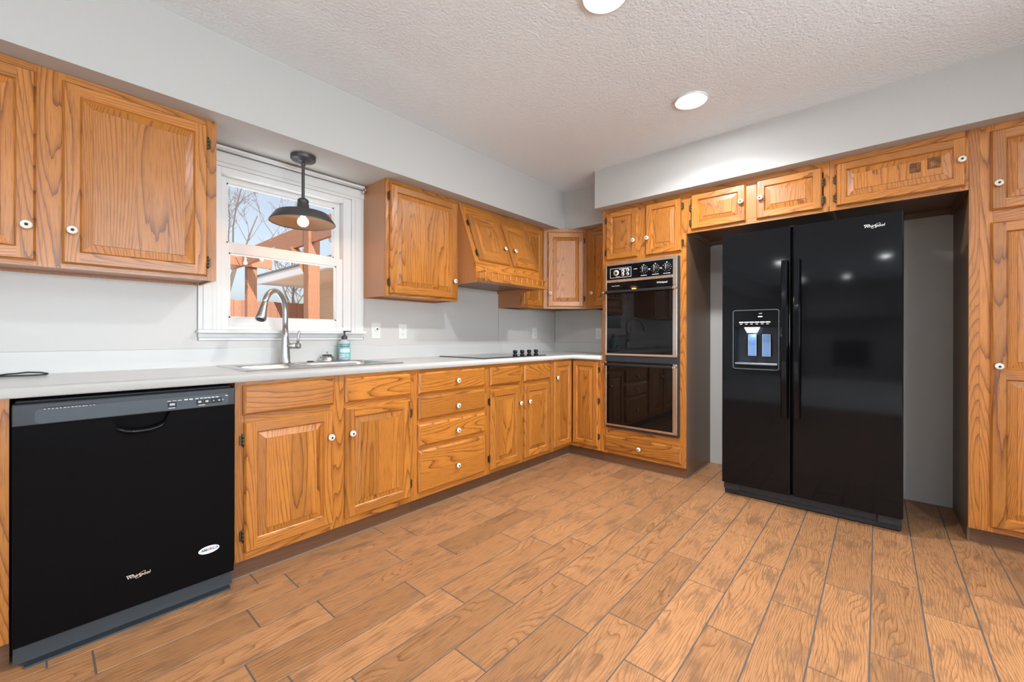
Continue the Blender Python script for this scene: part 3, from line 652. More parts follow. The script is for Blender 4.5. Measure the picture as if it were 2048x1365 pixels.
# ------------------------------------------------------------------ window wall: wall cabinets
ZUB = 1.3445; DU = 0.293
t = thing('wall_cabinet', 'two-door oak wall cabinet left of the window above the dishwasher', 'cabinet', (0.03, 2.56, ZUB))
X0 = -0.53; T = FL(X0, YU, 0); w = 1.100
carcass(t, T, w, ZUB, ZS - 0.001, DU, recess=0.012, bm=0)
face_frame(t, T, [(0, 0.045, ZUB, ZS - 0.001, 'v'), (w - 0.045, w, ZUB, ZS - 0.001, 'v'), (0.515, 0.60, ZUB, ZS - 0.001, 'v')] + [(p, q, a, c, 'h') for p, q in ((0.045, 0.515), (0.60, w - 0.045)) for a, c in ((2.065, ZS - 0.001), (ZUB, 1.375))])
door(t, T, -0.480 - X0, -0.007 - X0, 1.363, 2.083, knobs=[(-0.031 - X0, 1.492)], hinges=[(-1, (1.43, 2.0))])
door(t, T, 0.060 - X0, 0.531 - X0, 1.363, 2.083, knobs=[(0.087 - X0, 1.494)], hinges=[(1, (1.43, 2.0))])
t = thing('wall_cabinet', 'single-door oak wall cabinet between the window and the range hood', 'cabinet', (1.81, 2.56, ZUB))
X0 = 1.4965; T = FL(X0, YU, 0); w = 0.622
carcass(t, T, w, ZUB, ZS - 0.001, DU, recess=0.012, bm=0)
face_frame(t, T, [(0, 0.045, ZUB, ZS - 0.001, 'v'), (w - 0.045, w, ZUB, ZS - 0.001, 'v'), (0.045, w - 0.045, 2.065, ZS - 0.001, 'h'), (0.045, w - 0.045, ZUB, 1.375, 'h')])
door(t, T, 1.523 - X0, 2.096 - X0, 1.361, 2.085, knobs=[(2.062 - X0, 1.491)], hinges=[(-1, (1.435, 2.005))])

# range hood cabinet
HX0_, HX1_ = 2.1192, 2.879
t = thing('range_hood', 'slanted oak range hood cabinet with two small doors over the cooktop', 'range hood', (2.5, 2.45, 1.478))
prof = [(2.706, 1.478), (2.207, 1.478), (2.222, 1.628), (2.4145, 2.1145), (2.706, 2.1145)]
for px0 in (HX0_, HX1_ - 0.015):
    b = MB(); b.prism(prof, 0, px0, px0 + 0.015, 2); b.build('side_panel', VENEER, t, merge=False)
dirv = Vector((0, 0.172, 0.432)).normalized(); outv = Vector((1, 0, 0)).cross(dirv)
Ts = frame((HX0_, 2.222, 1.628), (1, 0, 0), dirv, outv); sl = 0.521; w = HX1_ - HX0_
b = MB(Ts)
for q in ((-0.0004, 0.055, 0, sl, 1), (w - 0.05, w + 0.0004, 0, sl, 1), (0.365, 0.435, 0, sl, 1), (0.055, 0.365, sl - 0.125, sl, 0), (0.435, w - 0.05, sl - 0.125, sl, 0), (0.055, 0.365, 0, 0.04, 0), (0.435, w - 0.05, 0, 0.04, 0)): b.box((q[0], q[2], -0.019), (q[1], q[3], 0.0002), q[4])
b.T = None; b.prism([(2.2072, 1.4785), (2.2215, 1.628), (2.240, 1.622), (2.226, 1.4785)], 0, HX0_ - 0.0004, HX1_ + 0.0004, 0); b.build('front_frame', OAK, t, merge=False)
door(t, Ts, 2.160 - HX0_, 2.496 - HX0_, 0.016, 0.408, fw=0.05, knobs=[(2.488 - HX0_ - 0.012, 0.150)], hinges=[(-1, (0.075, 0.335))])
door(t, Ts, 2.549 - HX0_, 2.872 - HX0_, 0.016, 0.408, fw=0.05, knobs=[(2.598 - HX0_, 0.150)])
b = MB(); b.box((HX0_ + 0.016, 2.24, 1.500), (HX1_ - 0.016, 2.700, 1.512), 0); b.build('underside', BROWN, t)
b = MB(); b.box((HX0_, 2.120, 1.4785), (HX1_, 2.206, 1.500), 0); b.build('shelf', OAK, t, bevel=0.004)
b = MB(); b.box((HX0_ + 0.004, 2.123, 1.545), (HX1_ - 0.004, 2.131, 1.553), 0); b.box((HX0_ + 0.004, 2.131, 1.545), (HX0_ + 0.012, 2.205, 1.553), 1); b.box((HX1_ - 0.012, 2.131, 1.545), (HX1_ - 0.004, 2.205, 1.553), 1); b.build('gallery_rail', OAK, t, bevel=0.002)
sb = MB(); sb.lathe([(0.0035, 0), (0.0075, 0.004), (0.004, 0.012), (0.008, 0.022), (0.004, 0.032), (0.0075, 0.041), (0.0035, 0.045)], n=10)
sm_ = mesh_only(sb, 'spindle', [OAK])
spots = [(HX0_ + 0.010 + (w - 0.020) * k / 11, 2.127) for k in range(12)] + [(HX0_ + 0.008, 2.155), (HX0_ + 0.008, 2.183), (HX1_ - 0.008, 2.155), (HX1_ - 0.008, 2.183)]
for sx_, sy_ in spots: inst(sm_, 'spindle', t, Matrix.Translation((sx_, sy_, 1.500)))
fb = MB(); fb.lathe([(0.006, 0), (0.008, 0.004), (0.005, 0.008), (0.0085, 0.014), (0.004, 0.021), (0, 0.022)], n=10); fm = mesh_only(fb, 'finial', [OAK])
for fx in (HX0_ + 0.008, HX1_ - 0.008): inst(fm, 'finial', t, Matrix.Translation((fx, 2.127, 1.553)))

# narrow wall cabinet right of the hood
t = thing('wall_cabinet', 'narrow oak wall cabinet partly hidden behind the range hood', 'cabinet', (3.04, 2.56, ZUB))
X0 = 2.8805; T = FL(X0, YU, 0); w = 0.3185
carcass(t, T, w, ZUB, ZS - 0.001, DU, recess=0.012)
face_frame(t, T, [(0, 0.04, ZUB, ZS - 0.001, 'v'), (w - 0.045, w, ZUB, ZS - 0.001, 'v'), (0.04, w - 0.045, 2.065, ZS - 0.001, 'h'), (0.04, w - 0.045, ZUB, 1.375, 'h')])
door(t, T, 0.018, 0.290, 1.363, 2.083, fw=0.045, strips=False)
# diagonal corner wall cabinet
t = thing('corner_wall_cabinet', 'diagonal oak corner wall cabinet with one tall door and white knob', 'cabinet', (3.55, 2.45, ZUB))
A = Vector((3.206, 2.4165, 0)); B_ = Vector((3.497, 2.110, 0)); ed = (B_ - A).normalized(); wd = (B_ - A).length; on_ = Vector((ed.y, -ed.x, 0))
if on_.dot(Vector((-1, -1, 0))) < 0: on_ = -on_
Td = frame(A, ed, (0, 0, 1), on_)
b = MB(Td)
for q in ((0, 0.045, ZUB, ZS - 0.001, 1), (wd - 0.045, wd, ZUB, ZS - 0.001, 1), (0.045, wd - 0.045, 2.065, ZS - 0.001, 0), (0.045, wd - 0.045, ZUB, 1.375, 0)): b.box((q[0], q[2], -0.019), (q[1], q[3], 0), q[4])
b.build('face_frame', OAK, t, merge=False)
inA = A - on_ * 0.0195; inB = B_ - on_ * 0.0195
poly = [(3.206, 2.438), (3.206, 2.704), (3.805, 2.704), (3.805, 2.112), (3.516, 2.112), (inB.x + 0.01, inB.y + 0.012), (inA.x + 0.012, inA.y + 0.006)]
b = MB(); b.prism([(3.2065, 2.440), (3.2065, 2.704), (3.804, 2.704), (3.804, 2.1125), (3.520, 2.1125)], 2, ZUB + 0.012, ZS - 0.002, 2); b.build('carcass', BROWN, t, merge=False)
door(t, Td, 0.040, 0.388, 1.363, 2.080, knobs=[(0.061, 1.491)], hinges=[(1, (1.44, 2.0))], strips=False)
# right wall cabinet
t = thing('wall_cabinet', 'oak wall cabinet between the corner cabinet and the tall oven cabinet', 'cabinet', (3.65, 1.95, ZUB))
T = FR(3.4985, 2.1085, 0); w = 0.3265
carcass(t, T, w, ZUB, ZS - 0.001, 0.303, recess=0.012)
face_frame(t, T, [(0, 0.045, ZUB, ZS - 0.001, 'v'), (w - 0.04, w, ZUB, ZS - 0.001, 'v'), (0.045, w - 0.04, 2.065, ZS - 0.001, 'h'), (0.045, w - 0.04, ZUB, 1.375, 'h')])
door(t, T, 0.045, 0.305, 1.363, 2.083, fw=0.045, knobs=[(0.066, 1.491)], strips=False)

# ------------------------------------------------------------------ refrigerator wall: tall cabinets
ZFR = 0.085; ZTR = ZSR - 0.001; DT = 0.600
t = thing('oven_cabinet', 'tall oak cabinet holding the double wall oven, two doors above and a drawer below', 'cabinet', (3.5, 1.43, 0))
Y0 = 1.781; T = FR(XB, Y0, 0); w = 0.700
b = MB(T); f = -0.0192; tt = 0.012
b.box((0, ZFR, f), (tt, ZTR, -DT), 1, 0); b.box((w - tt, 0.0, -0.035), (w, ZFR, -DT), 1, 1); b.box((w - tt, ZFR, f), (w, ZTR, -DT), 1, 1)
for z in (ZFR, 0.285, 1.702, ZTR - tt): b.box((tt, z, f), (w - tt, z + tt, -DT), 0, 1)
b.box((tt, ZFR, -DT + 0.006), (w - tt, ZTR, -DT), 1, 1); b.build('carcass', [VENEER, BROWN], t, merge=False)
face_frame(t, T, [(0, 0.048, ZFR, ZTR, 'v'), (w - 0.052, w, ZFR, ZTR, 'v'), (0.048, w - 0.052, 2.10, ZTR, 'h'), (0.048, w - 0.052, 1.695, 1.745, 'h'), (0.048, w - 0.052, 0.225, 0.305, 'h'), (0.048, w - 0.052, ZFR, 0.13, 'h'), (0.312, 0.398, 1.745, 2.10, 'v')])
toe(t, (3.2386, Y0 - w, 0), (3.2536, Y0, ZFR))
door(t, T, Y0 - 1.740, Y0 - 1.461, 1.727, 2.130, knobs=[(Y0 - 1.490, 1.859)], hinges=[(-1, (1.79, 2.065))])
door(t, T, Y0 - 1.392, Y0 - 1.113, 1.726, 2.128, knobs=[(Y0 - 1.374, 1.859)], hinges=[(1, (1.79, 2.065))])
drawer(t, T, Y0 - 1.751, Y0 - 1.111, 0.115, 0.242, knobs=[(Y0 - 1.437, 0.172)])

# cabinets over the refrigerator
def over_cab(label, y0, y1, doors, sideR=1):
    t = thing('wall_cabinet', label, 'cabinet', (3.5, (y0 + y1) / 2, 1.85))
    T = FR(XB, y0, 0); w = y0 - y1; zb = 1.8505
    b = MB(T); f = -0.0192; tt = 0.012
    b.box((0, zb, f), (tt, ZTR, -DT), 1, 1); b.box((w - tt, zb, f), (w, ZTR, -DT), 1, 1); b.box((tt, 1.890, f), (w - tt, 1.902, -DT), 0, 1); b.box((tt, ZTR - tt, f), (w - tt, ZTR, -DT), 0, 1); b.box((tt, 1.856, -DT + 0.018), (w - tt, ZTR - tt, -DT), 0, 1)
    b.build('carcass', [VENEER, BROWN], t, merge=False)
    sts = [0.0, w]
    bd = [(0, 0.03, zb, ZTR, 'v'), (w - 0.03, w, zb, ZTR, 'v'), (0.03, w - 0.03, 2.10, ZTR, 'h'), (0.03, w - 0.03, zb, 1.89, 'h')]
    if len(doors) == 2: bd.append((y0 - doors[0][1] - 0.01, y0 - doors[1][0] + 0.01, 1.89, 2.10, 'v'))
    face_frame(t, T, bd)
    for (a, c, ky, side) in doors: door(t, T, y0 - a, y0 - c, 1.872, 2.129, fw=0.045, knobs=[(y0 - ky, 2.006)], hinges=[(side, (1.925, 2.035 if side else 2.04))])
    return t
over_cab('short two-door oak cabinet above the refrigerator next to the oven cabinet', 1.0805, 0.2245, [(1.042, 0.684, 0.708, -1), (0.617, 0.260, 0.593, 1)])
oc = over_cab('short one-door oak cabinet above the right side of the refrigerator, with dark stain marks', 0.2235, -0.3555, [(0.191, -0.345, -0.328, -1)])
STAIN = mat('dark_stain', (0.16, 0.065, 0.03), 0.4); sn = STAIN.node_tree.nodes; sl2 = STAIN.node_tree.links
tcs = sn.new('ShaderNodeTexCoord'); ns = sn.new('ShaderNodeTexNoise'); ns.inputs['Scale'].default_value = 35; mr = sn.new('ShaderNodeMapRange'); mr.inputs[1].default_value = 0.3; mr.inputs[2].default_value = 0.7; mr.inputs[3].default_value = 0.1; mr.inputs[4].default_value = 0.6
sl2.new(tcs.outputs['Object'], ns.inputs['Vector']); sl2.new(ns.outputs['Fac'], mr.inputs[0]); sl2.new(mr.outputs[0], sn['Principled BSDF'].inputs['Alpha'])
dC = [c for c in oc.children if c.name.startswith('door')][0]
b = MB(FR(XB - 0.0192, 0, 0))
for q in ((0.130, 0.176, 1.985, 2.040), (0.200, 0.252, 1.990, 2.050)):
    b = MB(FR(XB - 0.0192, 0, 0)); b.box((q[0], q[2], 0.0), (q[1], q[3], 0.0003)); b.build('stain_mark', STAIN, dC)
# pale caulk lines along the toe kicks
b = MB(); b.box((0.563, 2.1325, 0), (3.2340, 2.1370, 0.004)); b.box((3.2340, 1.081, 0), (3.2386, 2.1370, 0.004)); b.box((3.2340, 1.0765, 0), (3.806, 1.081, 0.006)); struct(b.build('trim_2', mat('grey_caulk', (0.20, 0.165, 0.135), 0.8), merge=False))
# pantry
t = thing('pantry_cabinet', 'tall oak pantry cabinet at the right edge of the picture', 'cabinet', (3.5, -0.9, 0))
Y0 = -0.3565; T = FR(XB, Y0, 0); w = 0.95
b = MB(T)
b.box((0, 0, -0.045), (tt, ZFR, -DT), 1, 1); b.box((0, ZFR, f), (tt, ZTR, -DT), 1, 1); b.box((w - tt, 0, -0.045), (w, ZTR, -DT), 1, 1)
for z in (ZFR, 1.68, ZTR - tt): b.box((tt, z, f), (w - tt, z + tt, -DT), 0, 1)
b.box((tt, ZFR, -DT + 0.006), (w - tt, ZTR, -DT), 1, 1); b.build('carcass', [VENEER, BROWN], t, merge=False)
face_frame(t, T, [(0, 0.0375, ZFR, ZTR, 'v'), (0.038, 0.088, ZFR, ZTR, 'v'), (w - 0.05, w, ZFR, ZTR, 'v'), (0.088, w - 0.05, 2.10, ZTR, 'h'), (0.088, w - 0.05, 1.655, 1.73, 'h'), (0.088, w - 0.05, ZFR, 0.13, 'h')])
toe(t, (3.258, Y0 - w, 0), (3.273, Y0 - 0.013, ZFR))
um = Y0 + 0.43; d1 = 0.430 + Y0 + 0.0
door(t, T, Y0 + 0.430, Y0 + 0.86, 1.724, 2.127, fw=0.05, knobs=[(Y0 + 0.4545, 1.852)]); door(t, T, Y0 + 0.875, w - 0.03, 1.724, 2.127, fw=0.05)
door(t, T, Y0 + 0.431, Y0 + 0.86, 0.113, 1.662, fw=0.05, knobs=[(Y0 + 0.457, 0.933)], midrail=(0.867, 0.918)); door(t, T, Y0 + 0.875, w - 0.03, 0.113, 1.662, fw=0.05, midrail=(0.867, 0.918))

# ------------------------------------------------------------------ double wall oven
def whirl_logo(parent, T, width, m, name='brand_logo', off=0.0006):
    b = MB(T); n = 40; pts = []
    for k in range(n + 1):
        a = 2 * PI * k / n; ea, eb = width * 0.245, width * 0.085; th = math.radians(33)
        pts.append((a, ea * math.cos(a), eb * math.sin(a)))
    for (a0, x0, y0), (a1, x1, y1) in zip(pts, pts[1:]):
        def tr(x, y, s):
            x, y = x * s, y * (s - (1 - s) * 1.2); return (x * math.cos(math.radians(33)) - y * math.sin(math.radians(33)) + width * 0.08, x * math.sin(math.radians(33)) + y * math.cos(math.radians(33)) + 0.0, off)
        b.face([tr(x0, y0, 1), tr(x1, y1, 1), tr(x1, y1, 0.93), tr(x0, y0, 0.93)])
    b.box((-width * 0.5, width * 0.095, 0.0001), (-width * 0.22, width * 0.125, off))
    o = b.build(name, m, parent, merge=False)
    text(o, 'brand_lettering', 'Whirlpool', width * 0.245, T @ Matrix.Translation((0, -width * 0.0, off)), m, 0.0003, 0.12, width * 0.0015, sx=width / (width * 0.245 * 4.25))
    return o
ov = thing('double_wall_oven', 'black glass double wall oven with worn chrome trim and dial controls', 'oven', (3.45, 1.43, 0.31))
OT = FR(XB, 0, 0)          # u = -y
def OU(y): return -y
b = MB(); b.box((XB - 0.0005, 1.145, 0.312), (3.72, 1.722, 1.688)); b.build('oven_body', MATTE, ov)
XO = 3.170
b = MB(); b.box((XO + 0.008, 1.124, 0.312), (XB - 0.0006, 1.152, 1.690)); b.box((XO + 0.008, 1.718, 0.312), (XB - 0.0006, 1.732, 1.690)); b.box((XO + 0.008, 1.152, 0.310), (XB - 0.0006, 1.718, 0.330)); b.build('side_flange', SATIN, ov, bevel=0.002)
b = MB(); b.box((XO, 1.134, 1.670), (XO + 0.020, 1.735, 1.690)); b.box((XO, 1.722, 1.470), (XO + 0.02, 1.735, 1.670)); b.box((XO, 1.134, 1.470), (XO + 0.02, 1.168, 1.670)); b.box((XO + 0.001, 1.168, 1.528), (XO + 0.02, 1.722, 1.551)); b.build('chrome_trim', CHROME, ov, bevel=0.003)
b = MB(); b.box((XO + 0.004, 1.168, 1.551), (XB - 0.0006, 1.722, 1.670)); cp = b.build('control_panel', BLACK, ov)
TP = FR(XO + 0.004, 0, 0)
b = MB(TP)                                                  # clock frame
for q in ((-1.692, -1.504, 1.566, 1.5685), (-1.692, -1.504, 1.6435, 1.646), (-1.692, -1.6895, 1.566, 1.646), (-1.5065, -1.504, 1.566, 1.646)): b.box((q[0], q[2], 0), (q[1], q[3], 0.0006))
for q in ((-1.612, -1.545, 1.632, 1.637), (-1.64, -1.60, 1.572, 1.575), (-1.482, -1.452, 1.622, 1.626)): b.box((q[0], q[2], 0), (q[1], q[3], 0.0006))
for yy in (1.398, 1.304, 1.214): b.box((-yy - 0.026, 1.563, 0), (-yy + 0.026, 1.567, 0.0006))
for yy in (1.351, 1.259): b.box((-yy - 0.008, 1.612, 0), (-yy + 0.008, 1.615, 0.0006)); b.box((-yy - 0.008, 1.604, 0), (-yy + 0.008, 1.607, 0.0006))
b.build('panel_lettering', PRINT, cp)
for yy, zz, rr in ((1.637, 1.607, 0.025), (1.577, 1.614, 0.015), (1.535, 1.622, 0.015), (1.577, 1.588, 0.013), (1.535, 1.590, 0.013)):
    b = MB(); Mx = Matrix.Translation((XO + 0.004, yy, zz)) @ rot_to((-1, 0, 0)); b.lathe([(0, 0), (rr, 0), (rr, 0.0015), (rr * 0.45, 0.002), (rr * 0.30, 0.006), (0, 0.0065)], Mx, 20, mats=[0, 0, 0, 1, 1])
    for k in range(12):
        a = 2 * PI * k / 12; q = Mx @ Vector((rr * 0.80 * math.cos(a), rr * 0.80 * math.sin(a), 0.002)); b.lathe([(0, 0), (rr * 0.07, 0), (rr * 0.07, 0.0004), (0, 0.0004)], Matrix.Translation(q) @ rot_to((-1, 0, 0)), 6, 1)
    b.build('clock_dial', [COPPERLOGO if rr > 0.02 else LOGO, MATTE], cp)
for yy in (1.398, 1.304, 1.214):
    b = MB(); Mx = Matrix.Translation((XO + 0.004, yy, 1.612)) @ rot_to((-1, 0, 0))
    b.lathe([(0, 0), (0.027, 0), (0.027, 0.004), (0.022, 0.008), (0.020, 0.018), (0, 0.019)], Mx, 24, 0); b.T = FR(XO + 0.004, yy, 1.612)
    b.box((-0.0035, -0.022, 0.018), (0.0035, 0.022, 0.026), m=0); b.box((-0.0012, -0.021, 0.026), (0.0012, 0.021, 0.0266), m=1)
    for k in range(11):
        a = math.radians(-60 + 30 * k)
        x, y = 0.032 * math.sin(a), 0.032 * math.cos(a); b.box((x - 0.0022, y - 0.0016, 0), (x + 0.0022, y + 0.0016, 0.0006), m=1)
    b.box((-0.005, 0.036, 0), (0.005, 0.040, 0.0006), m=1)
    b.build('control_knob', [MATTE, PRINT], cp)
b = MB(); b.box((XO + 0.004, 1.168, 1.472), (XO + 0.03, 1.722, 1.527)); vb = b.build('vent_band', BLACK, ov, bevel=0.002)
text(vb, 'brand_lettering', 'Whirlpool', 0.020, FR(XO + 0.004, 1.252, 1.499), LOGO, 0.0004, 0.15, 0.0001)
b = MB(TP)
for k in range(9): b.box((-1.678 + 0.0085 * k, 1.497, 0), (-1.672 + 0.0085 * k, 1.5005, 0.0005))
b.build('band_lettering', PRINT, vb)
def oven_door(z0, z1, zh, nm):
    b = MB(); b.box((XO + 0.003, 1.168, z0 + 0.016), (XO + 0.03, 1.722, z1)); d = b.build(nm, GLASSBLK, ov)
    b = MB(); b.box((XO, 1.134, z0), (XO + 0.02, 1.735, z0 + 0.016)); b.box((XO, 1.134, z0 + 0.016), (XO + 0.02, 1.168, z1)); b.box((XO, 1.722, z0 + 0.016), (XO + 0.02, 1.735, z1)); b.build('door_trim', CHROME, d, bevel=0.003)
    b = MB(); b.box((XO - 0.038, 1.166, zh - 0.011), (XO - 0.018, 1.750, zh + 0.011)); hb_ = b.build('handle', MATTE, d, bevel=0.006)
    b = MB()
    for yy in (1.150, 1.740): b.box((XO - 0.040, yy - 0.016, zh - 0.009), (XO - 0.0002, yy + 0.010, zh + 0.009))
    b.build('handle_bracket', CHROME, hb_, bevel=0.004)
    return d
oven_door(0.920, 1.4705, 1.446, 'upper_door'); oven_door(0.331, 0.868, 0.846, 'lower_door')
b = MB(); b.box((XO + 0.006, 1.134, 0.868), (XO + 0.03, 1.735, 0.9195)); b.build('middle_vent', SATIN, ov, bevel=0.003)

# ------------------------------------------------------------------ refrigerator
fr = thing('refrigerator', 'black side-by-side refrigerator with ice and water dispenser standing in the recess', 'refrigerator', (3.45, 0.35, 0))
XFd = 3.090
b = MB(); b.box((3.165, -0.100, 0.030), (3.770, 0.795, 1.752)); b.build('cabinet_body', MATTE, fr, bevel=0.004)
FT = FR(XFd, 0, 0)
def fridge_door(name, y0, y1, hole=None):
    b = MB(FT); u0, u1, v0, v1 = -y0, -y1, 0.088, 1.770; dp = -0.068
    us, vs = [u0, u1], [v0, v1]
    if hole: us = [u0, hole[0], hole[1], u1]; vs = [v0, hole[2], hole[3], v1]
    for i in range(len(us) - 1):
        for j in range(len(vs) - 1):
            if hole and i == 1 and j == 1: continue
            b.face([(us[i], vs[j], 0), (us[i + 1], vs[j], 0), (us[i + 1], vs[j + 1], 0), (us[i], vs[j + 1], 0)], 1)
            b.face([(us[i], vs[j], dp), (us[i + 1], vs[j], dp), (us[i + 1], vs[j + 1], dp), (us[i], vs[j + 1], dp)], 1)
    P = [(p, v0) for p in us] + [(u1, q) for q in vs[1:]] + [(p, v1) for p in reversed(us[:-1])] + [(u0, q) for q in reversed(vs[1:-1])]
    for p, q in zip(P, P[1:] + P[:1]): b.face([(*p, 0), (*q, 0), (*q, dp), (*p, dp)], 1)
    if hole:
        h = [(hole[0], hole[2]), (hole[1], hole[2]), (hole[1], hole[3]), (hole[0], hole[3])]
        for k in range(4): b.face([(*h[k], 0), (*h[(k + 1) % 4], 0), (*h[(k + 1) % 4], dp), (*h[k], dp)], 1)
    return b.build(name, BLACK, fr, bevel=0.006, seg=3)
hole = (-0.7255, -0.4735, 0.893, 1.143)
fz = fridge_door('freezer_door', 0.801, 0.409, hole); fd = fridge_door('refrigerator_door', 0.397, -0.105)
b = MB(); b.box((3.130, -0.100, 0.040), (3.165, 0.795, 0.084)); b.box((3.140, -0.100, 0.008), (3.165, 0.795, 0.040)); b.box((3.115, 0.70, 0.040), (3.130, 0.795, 0.082)); b.box((3.115, -0.10, 0.040), (3.130, 0.0, 0.082)); b.build('kick_grille', SATIN, fr, bevel=0.002)
b = MB(); 
for yy in (0.75, -0.06): b.lathe([(0, 0), (0.02, 0), (0.02, 0.03), (0, 0.03)], Matrix.Translation((3.30, yy, 0)), 12)
b.build('foot', MATTE, fr)
b = MB()
for yy in (0.403,): b.box((3.12, yy - 0.05, 1.7703), (3.24, yy + 0.05, 1.776)); 
b.build('hinge_cover', SATIN, fr, bevel=0.003)
def fhandle(parent, yc):
    b = MB(); z0, z1 = 0.572, 1.556; wv = 0.020; N_ = 14; rows = []
    for k in range(N_ + 1):
        q = k / N_; z = z0 + (z1 - z0) * q; st_ = 0.030 + 0.022 * math.sin(PI * q) ** 0.8
        rows.append([(XFd - st_ + 0.018, yc + wv, z), (XFd - st_, yc + wv * 0.7, z), (XFd - st_, yc - wv * 0.7, z), (XFd - st_ + 0.018, yc - wv, z)])
    for a, c in zip(rows, rows[1:]):
        for k in range(4): j = (k + 1) % 4; b.face([a[k], a[j], c[j], c[k]], 2)
    b.face(rows[0]); b.face(rows[-1])
    for z in (z0 + 0.012, z1 - 0.012): b.box((XFd - 0.022, yc - 0.014, z - 0.012), (XFd - 0.0002, yc + 0.014, z + 0.012))
    return b.build('handle', BLACK, parent, bevel=0.003)
fhandle(fz, 0.437); fhandle(fd, 0.374)
# dispenser
b = MB(FT); L0, L1, B0, B1 = -0.7335, -0.4660, 0.864, 1.2560
ou = rrect(L0, L1, B0, B1, 0.016); inn = rrect(L0 + 0.006, L1 - 0.006, B0 + 0.006, B1 - 0.006, 0.012)
for k in range(len(ou)):
    j = (k + 1) % len(ou); b.face([(*ou[k], 0.0003), (*ou[j], 0.0003), (*ou[j], 0.008), (*ou[k], 0.008)], smooth=False); b.face([(*ou[k], 0.008), (*ou[j], 0.008), (*inn[j], 0.008), (*inn[k], 0.008)]); b.face([(*inn[k], 0.008), (*inn[j], 0.008), (*inn[j], 0.0003), (*inn[k], 0.0003)])
dsp = b.build('dispenser', mat('grey_bezel', (0.10, 0.11, 0.12), 0.25, 0.3), fz)
b = MB(FT); b.box((L0 + 0.007, 1.1435, 0.0003), (L1 - 0.007, B1 - 0.007, 0.005)); b.build('dispenser_panel', BLACK, dsp)
b = MB(FT)
for k in range(6): b.box((-0.695 + 0.0305 * k, 1.170, 0.0052), (-0.668 + 0.0305 * k, 1.1775, 0.0060)); b.box((-0.690 + 0.0305 * k, 1.160, 0.0052), (-0.676 + 0.0305 * k, 1.1635, 0.0058))
b.box((-0.585, 1.206, 0.0052), (-0.560, 1.213, 0.0058)); b.box((-0.58, 1.228, 0.0052), (-0.562, 1.231, 0.0058)); b.build('dispenser_lettering', PRINT, dsp)
b = MB(FT); h = hole; dp = -0.066
b.face([(h[0] + .001, h[2], dp), (h[1] - .001, h[2], dp), (h[1] - .001, h[3], dp), (h[0] + .001, h[3], dp)])
for p, q in (((h[0] + .001, h[2] + .001), (h[1] - .001, h[2] + .001)), ((h[1] - .001, h[2] + .001), (h[1] - .001, h[3] - .001)), ((h[1] - .001, h[3] - .001), (h[0] + .001, h[3] - .001)), ((h[0] + .001, h[3] - .001), (h[0] + .001, h[2] + .001))): b.face([(*p, 0.0), (*q, 0.0), (*q, dp), (*p, dp)])
b.build('dispenser_recess', CAVITY, dsp)
b = MB(FT); b.box((h[0] + 0.004, h[2] + 0.001, -0.06), (h[1] - 0.004, h[2] + 0.014, 0.006)); b.build('drip_tray', mat('tray_grey', (0.20, 0.22, 0.25), 0.25, 0.4), dsp, bevel=0.003)
for y_, z0_, z1_ in ((0.626, 0.955, 1.093), (0.545, 0.953, 1.093)):
    b = MB(FT); b.box((-y_ - 0.022, z0_, -0.045), (-y_ + 0.022, z1_, -0.038)); pdl = b.build('paddle', PADDLE, dsp, bevel=0.004)
    b = MB(FT)
    for q in ((-y_ - 0.0235, -y_ - 0.021, z0_, z1_), (-y_ + 0.021, -y_ + 0.0235, z0_, z1_), (-y_ - 0.0235, -y_ + 0.0235, z0_ - 0.002, z0_), (-y_ - 0.0235, -y_ + 0.0235, z1_, z1_ + 0.002)): b.box((q[0], q[2], -0.0445), (q[1], q[3], -0.0365))
    b.build('paddle_rim', mat('clear_rim', (0.45, 0.52, 0.6), 0.2), pdl)
b = MB(FT); b.prism([(-0.667, 1.1405), (-0.580, 1.1405), (-0.597, 1.105), (-0.650, 1.105)], 2, -0.035, -0.005); b.build('nozzle_lamp', LEDNOZ, dsp)
light('dispenser_lamp', 'POINT', (XFd + 0.012, 0.622, 1.090), 0.10, (0.55, 0.72, 1.0), shadow_soft_size=0.012)
whirl_logo(fd, FR(XFd - 0.0002, 0.016, 1.702), 0.090, LOGO)

# ------------------------------------------------------------------ dishwasher
dw = thing('dishwasher', 'black built-in dishwasher under the worktop at the left', 'dishwasher', (0.25, 2.38, 0))
YD = 2.070
b = MB(); b.box((-0.050, 2.118, 0.070), (0.552, 2.68, 0.862)); b.build('tub', MATTE, dw)
DT_ = FL(0, YD, 0)
b = MB(DT_)                                                   # door with the pocket handle
hu0, hu1, hv0, hv1 = 0.172, 0.338, 0.728, 0.785
b2 = [(-0.056, hu0, 0.075, 0.784), (hu1, 0.553, 0.075, 0.784), (hu0, hu1, 0.075, hv0)]
for q in b2:
    b.face([(q[0], q[2], 0), (q[1], q[2], 0), (q[1], q[3], 0), (q[0], q[3], 0)])
n = 14; arc = [(hu0 + (hu1 - hu0) * k / n, hv1 - 0.001 - (hv1 - hv0) * (1 - abs(2 * k / n - 1) ** 2.6) ** 0.5 * 0.95) for k in range(n + 1)]
for (a0, c0_), (a1, c1_) in zip(arc, arc[1:]): b.face([(a0, hv0, 0), (a1, hv0, 0), (a1, c1_, 0), (a0, c0_, 0)]); b.face([(a0, c0_, 0), (a1, c1_, 0), (a1, c1_ + 0.004, -0.03), (a0, c0_ + 0.004, -0.03)])
b.face([(hu0, hv0, -0.03), (hu1, hv0, -0.03), (hu1, 0.784, -0.03), (hu0, 0.784, -0.03)])
b.face([(-0.056, 0.075, 0), (0.553, 0.075, 0), (0.553, 0.075, -0.045), (-0.056, 0.075, -0.045)]); b.face([(-0.056, 0.784, 0), (hu0, 0.784, 0), (hu0, 0.784, -0.045), (-0.056, 0.784, -0.045)])
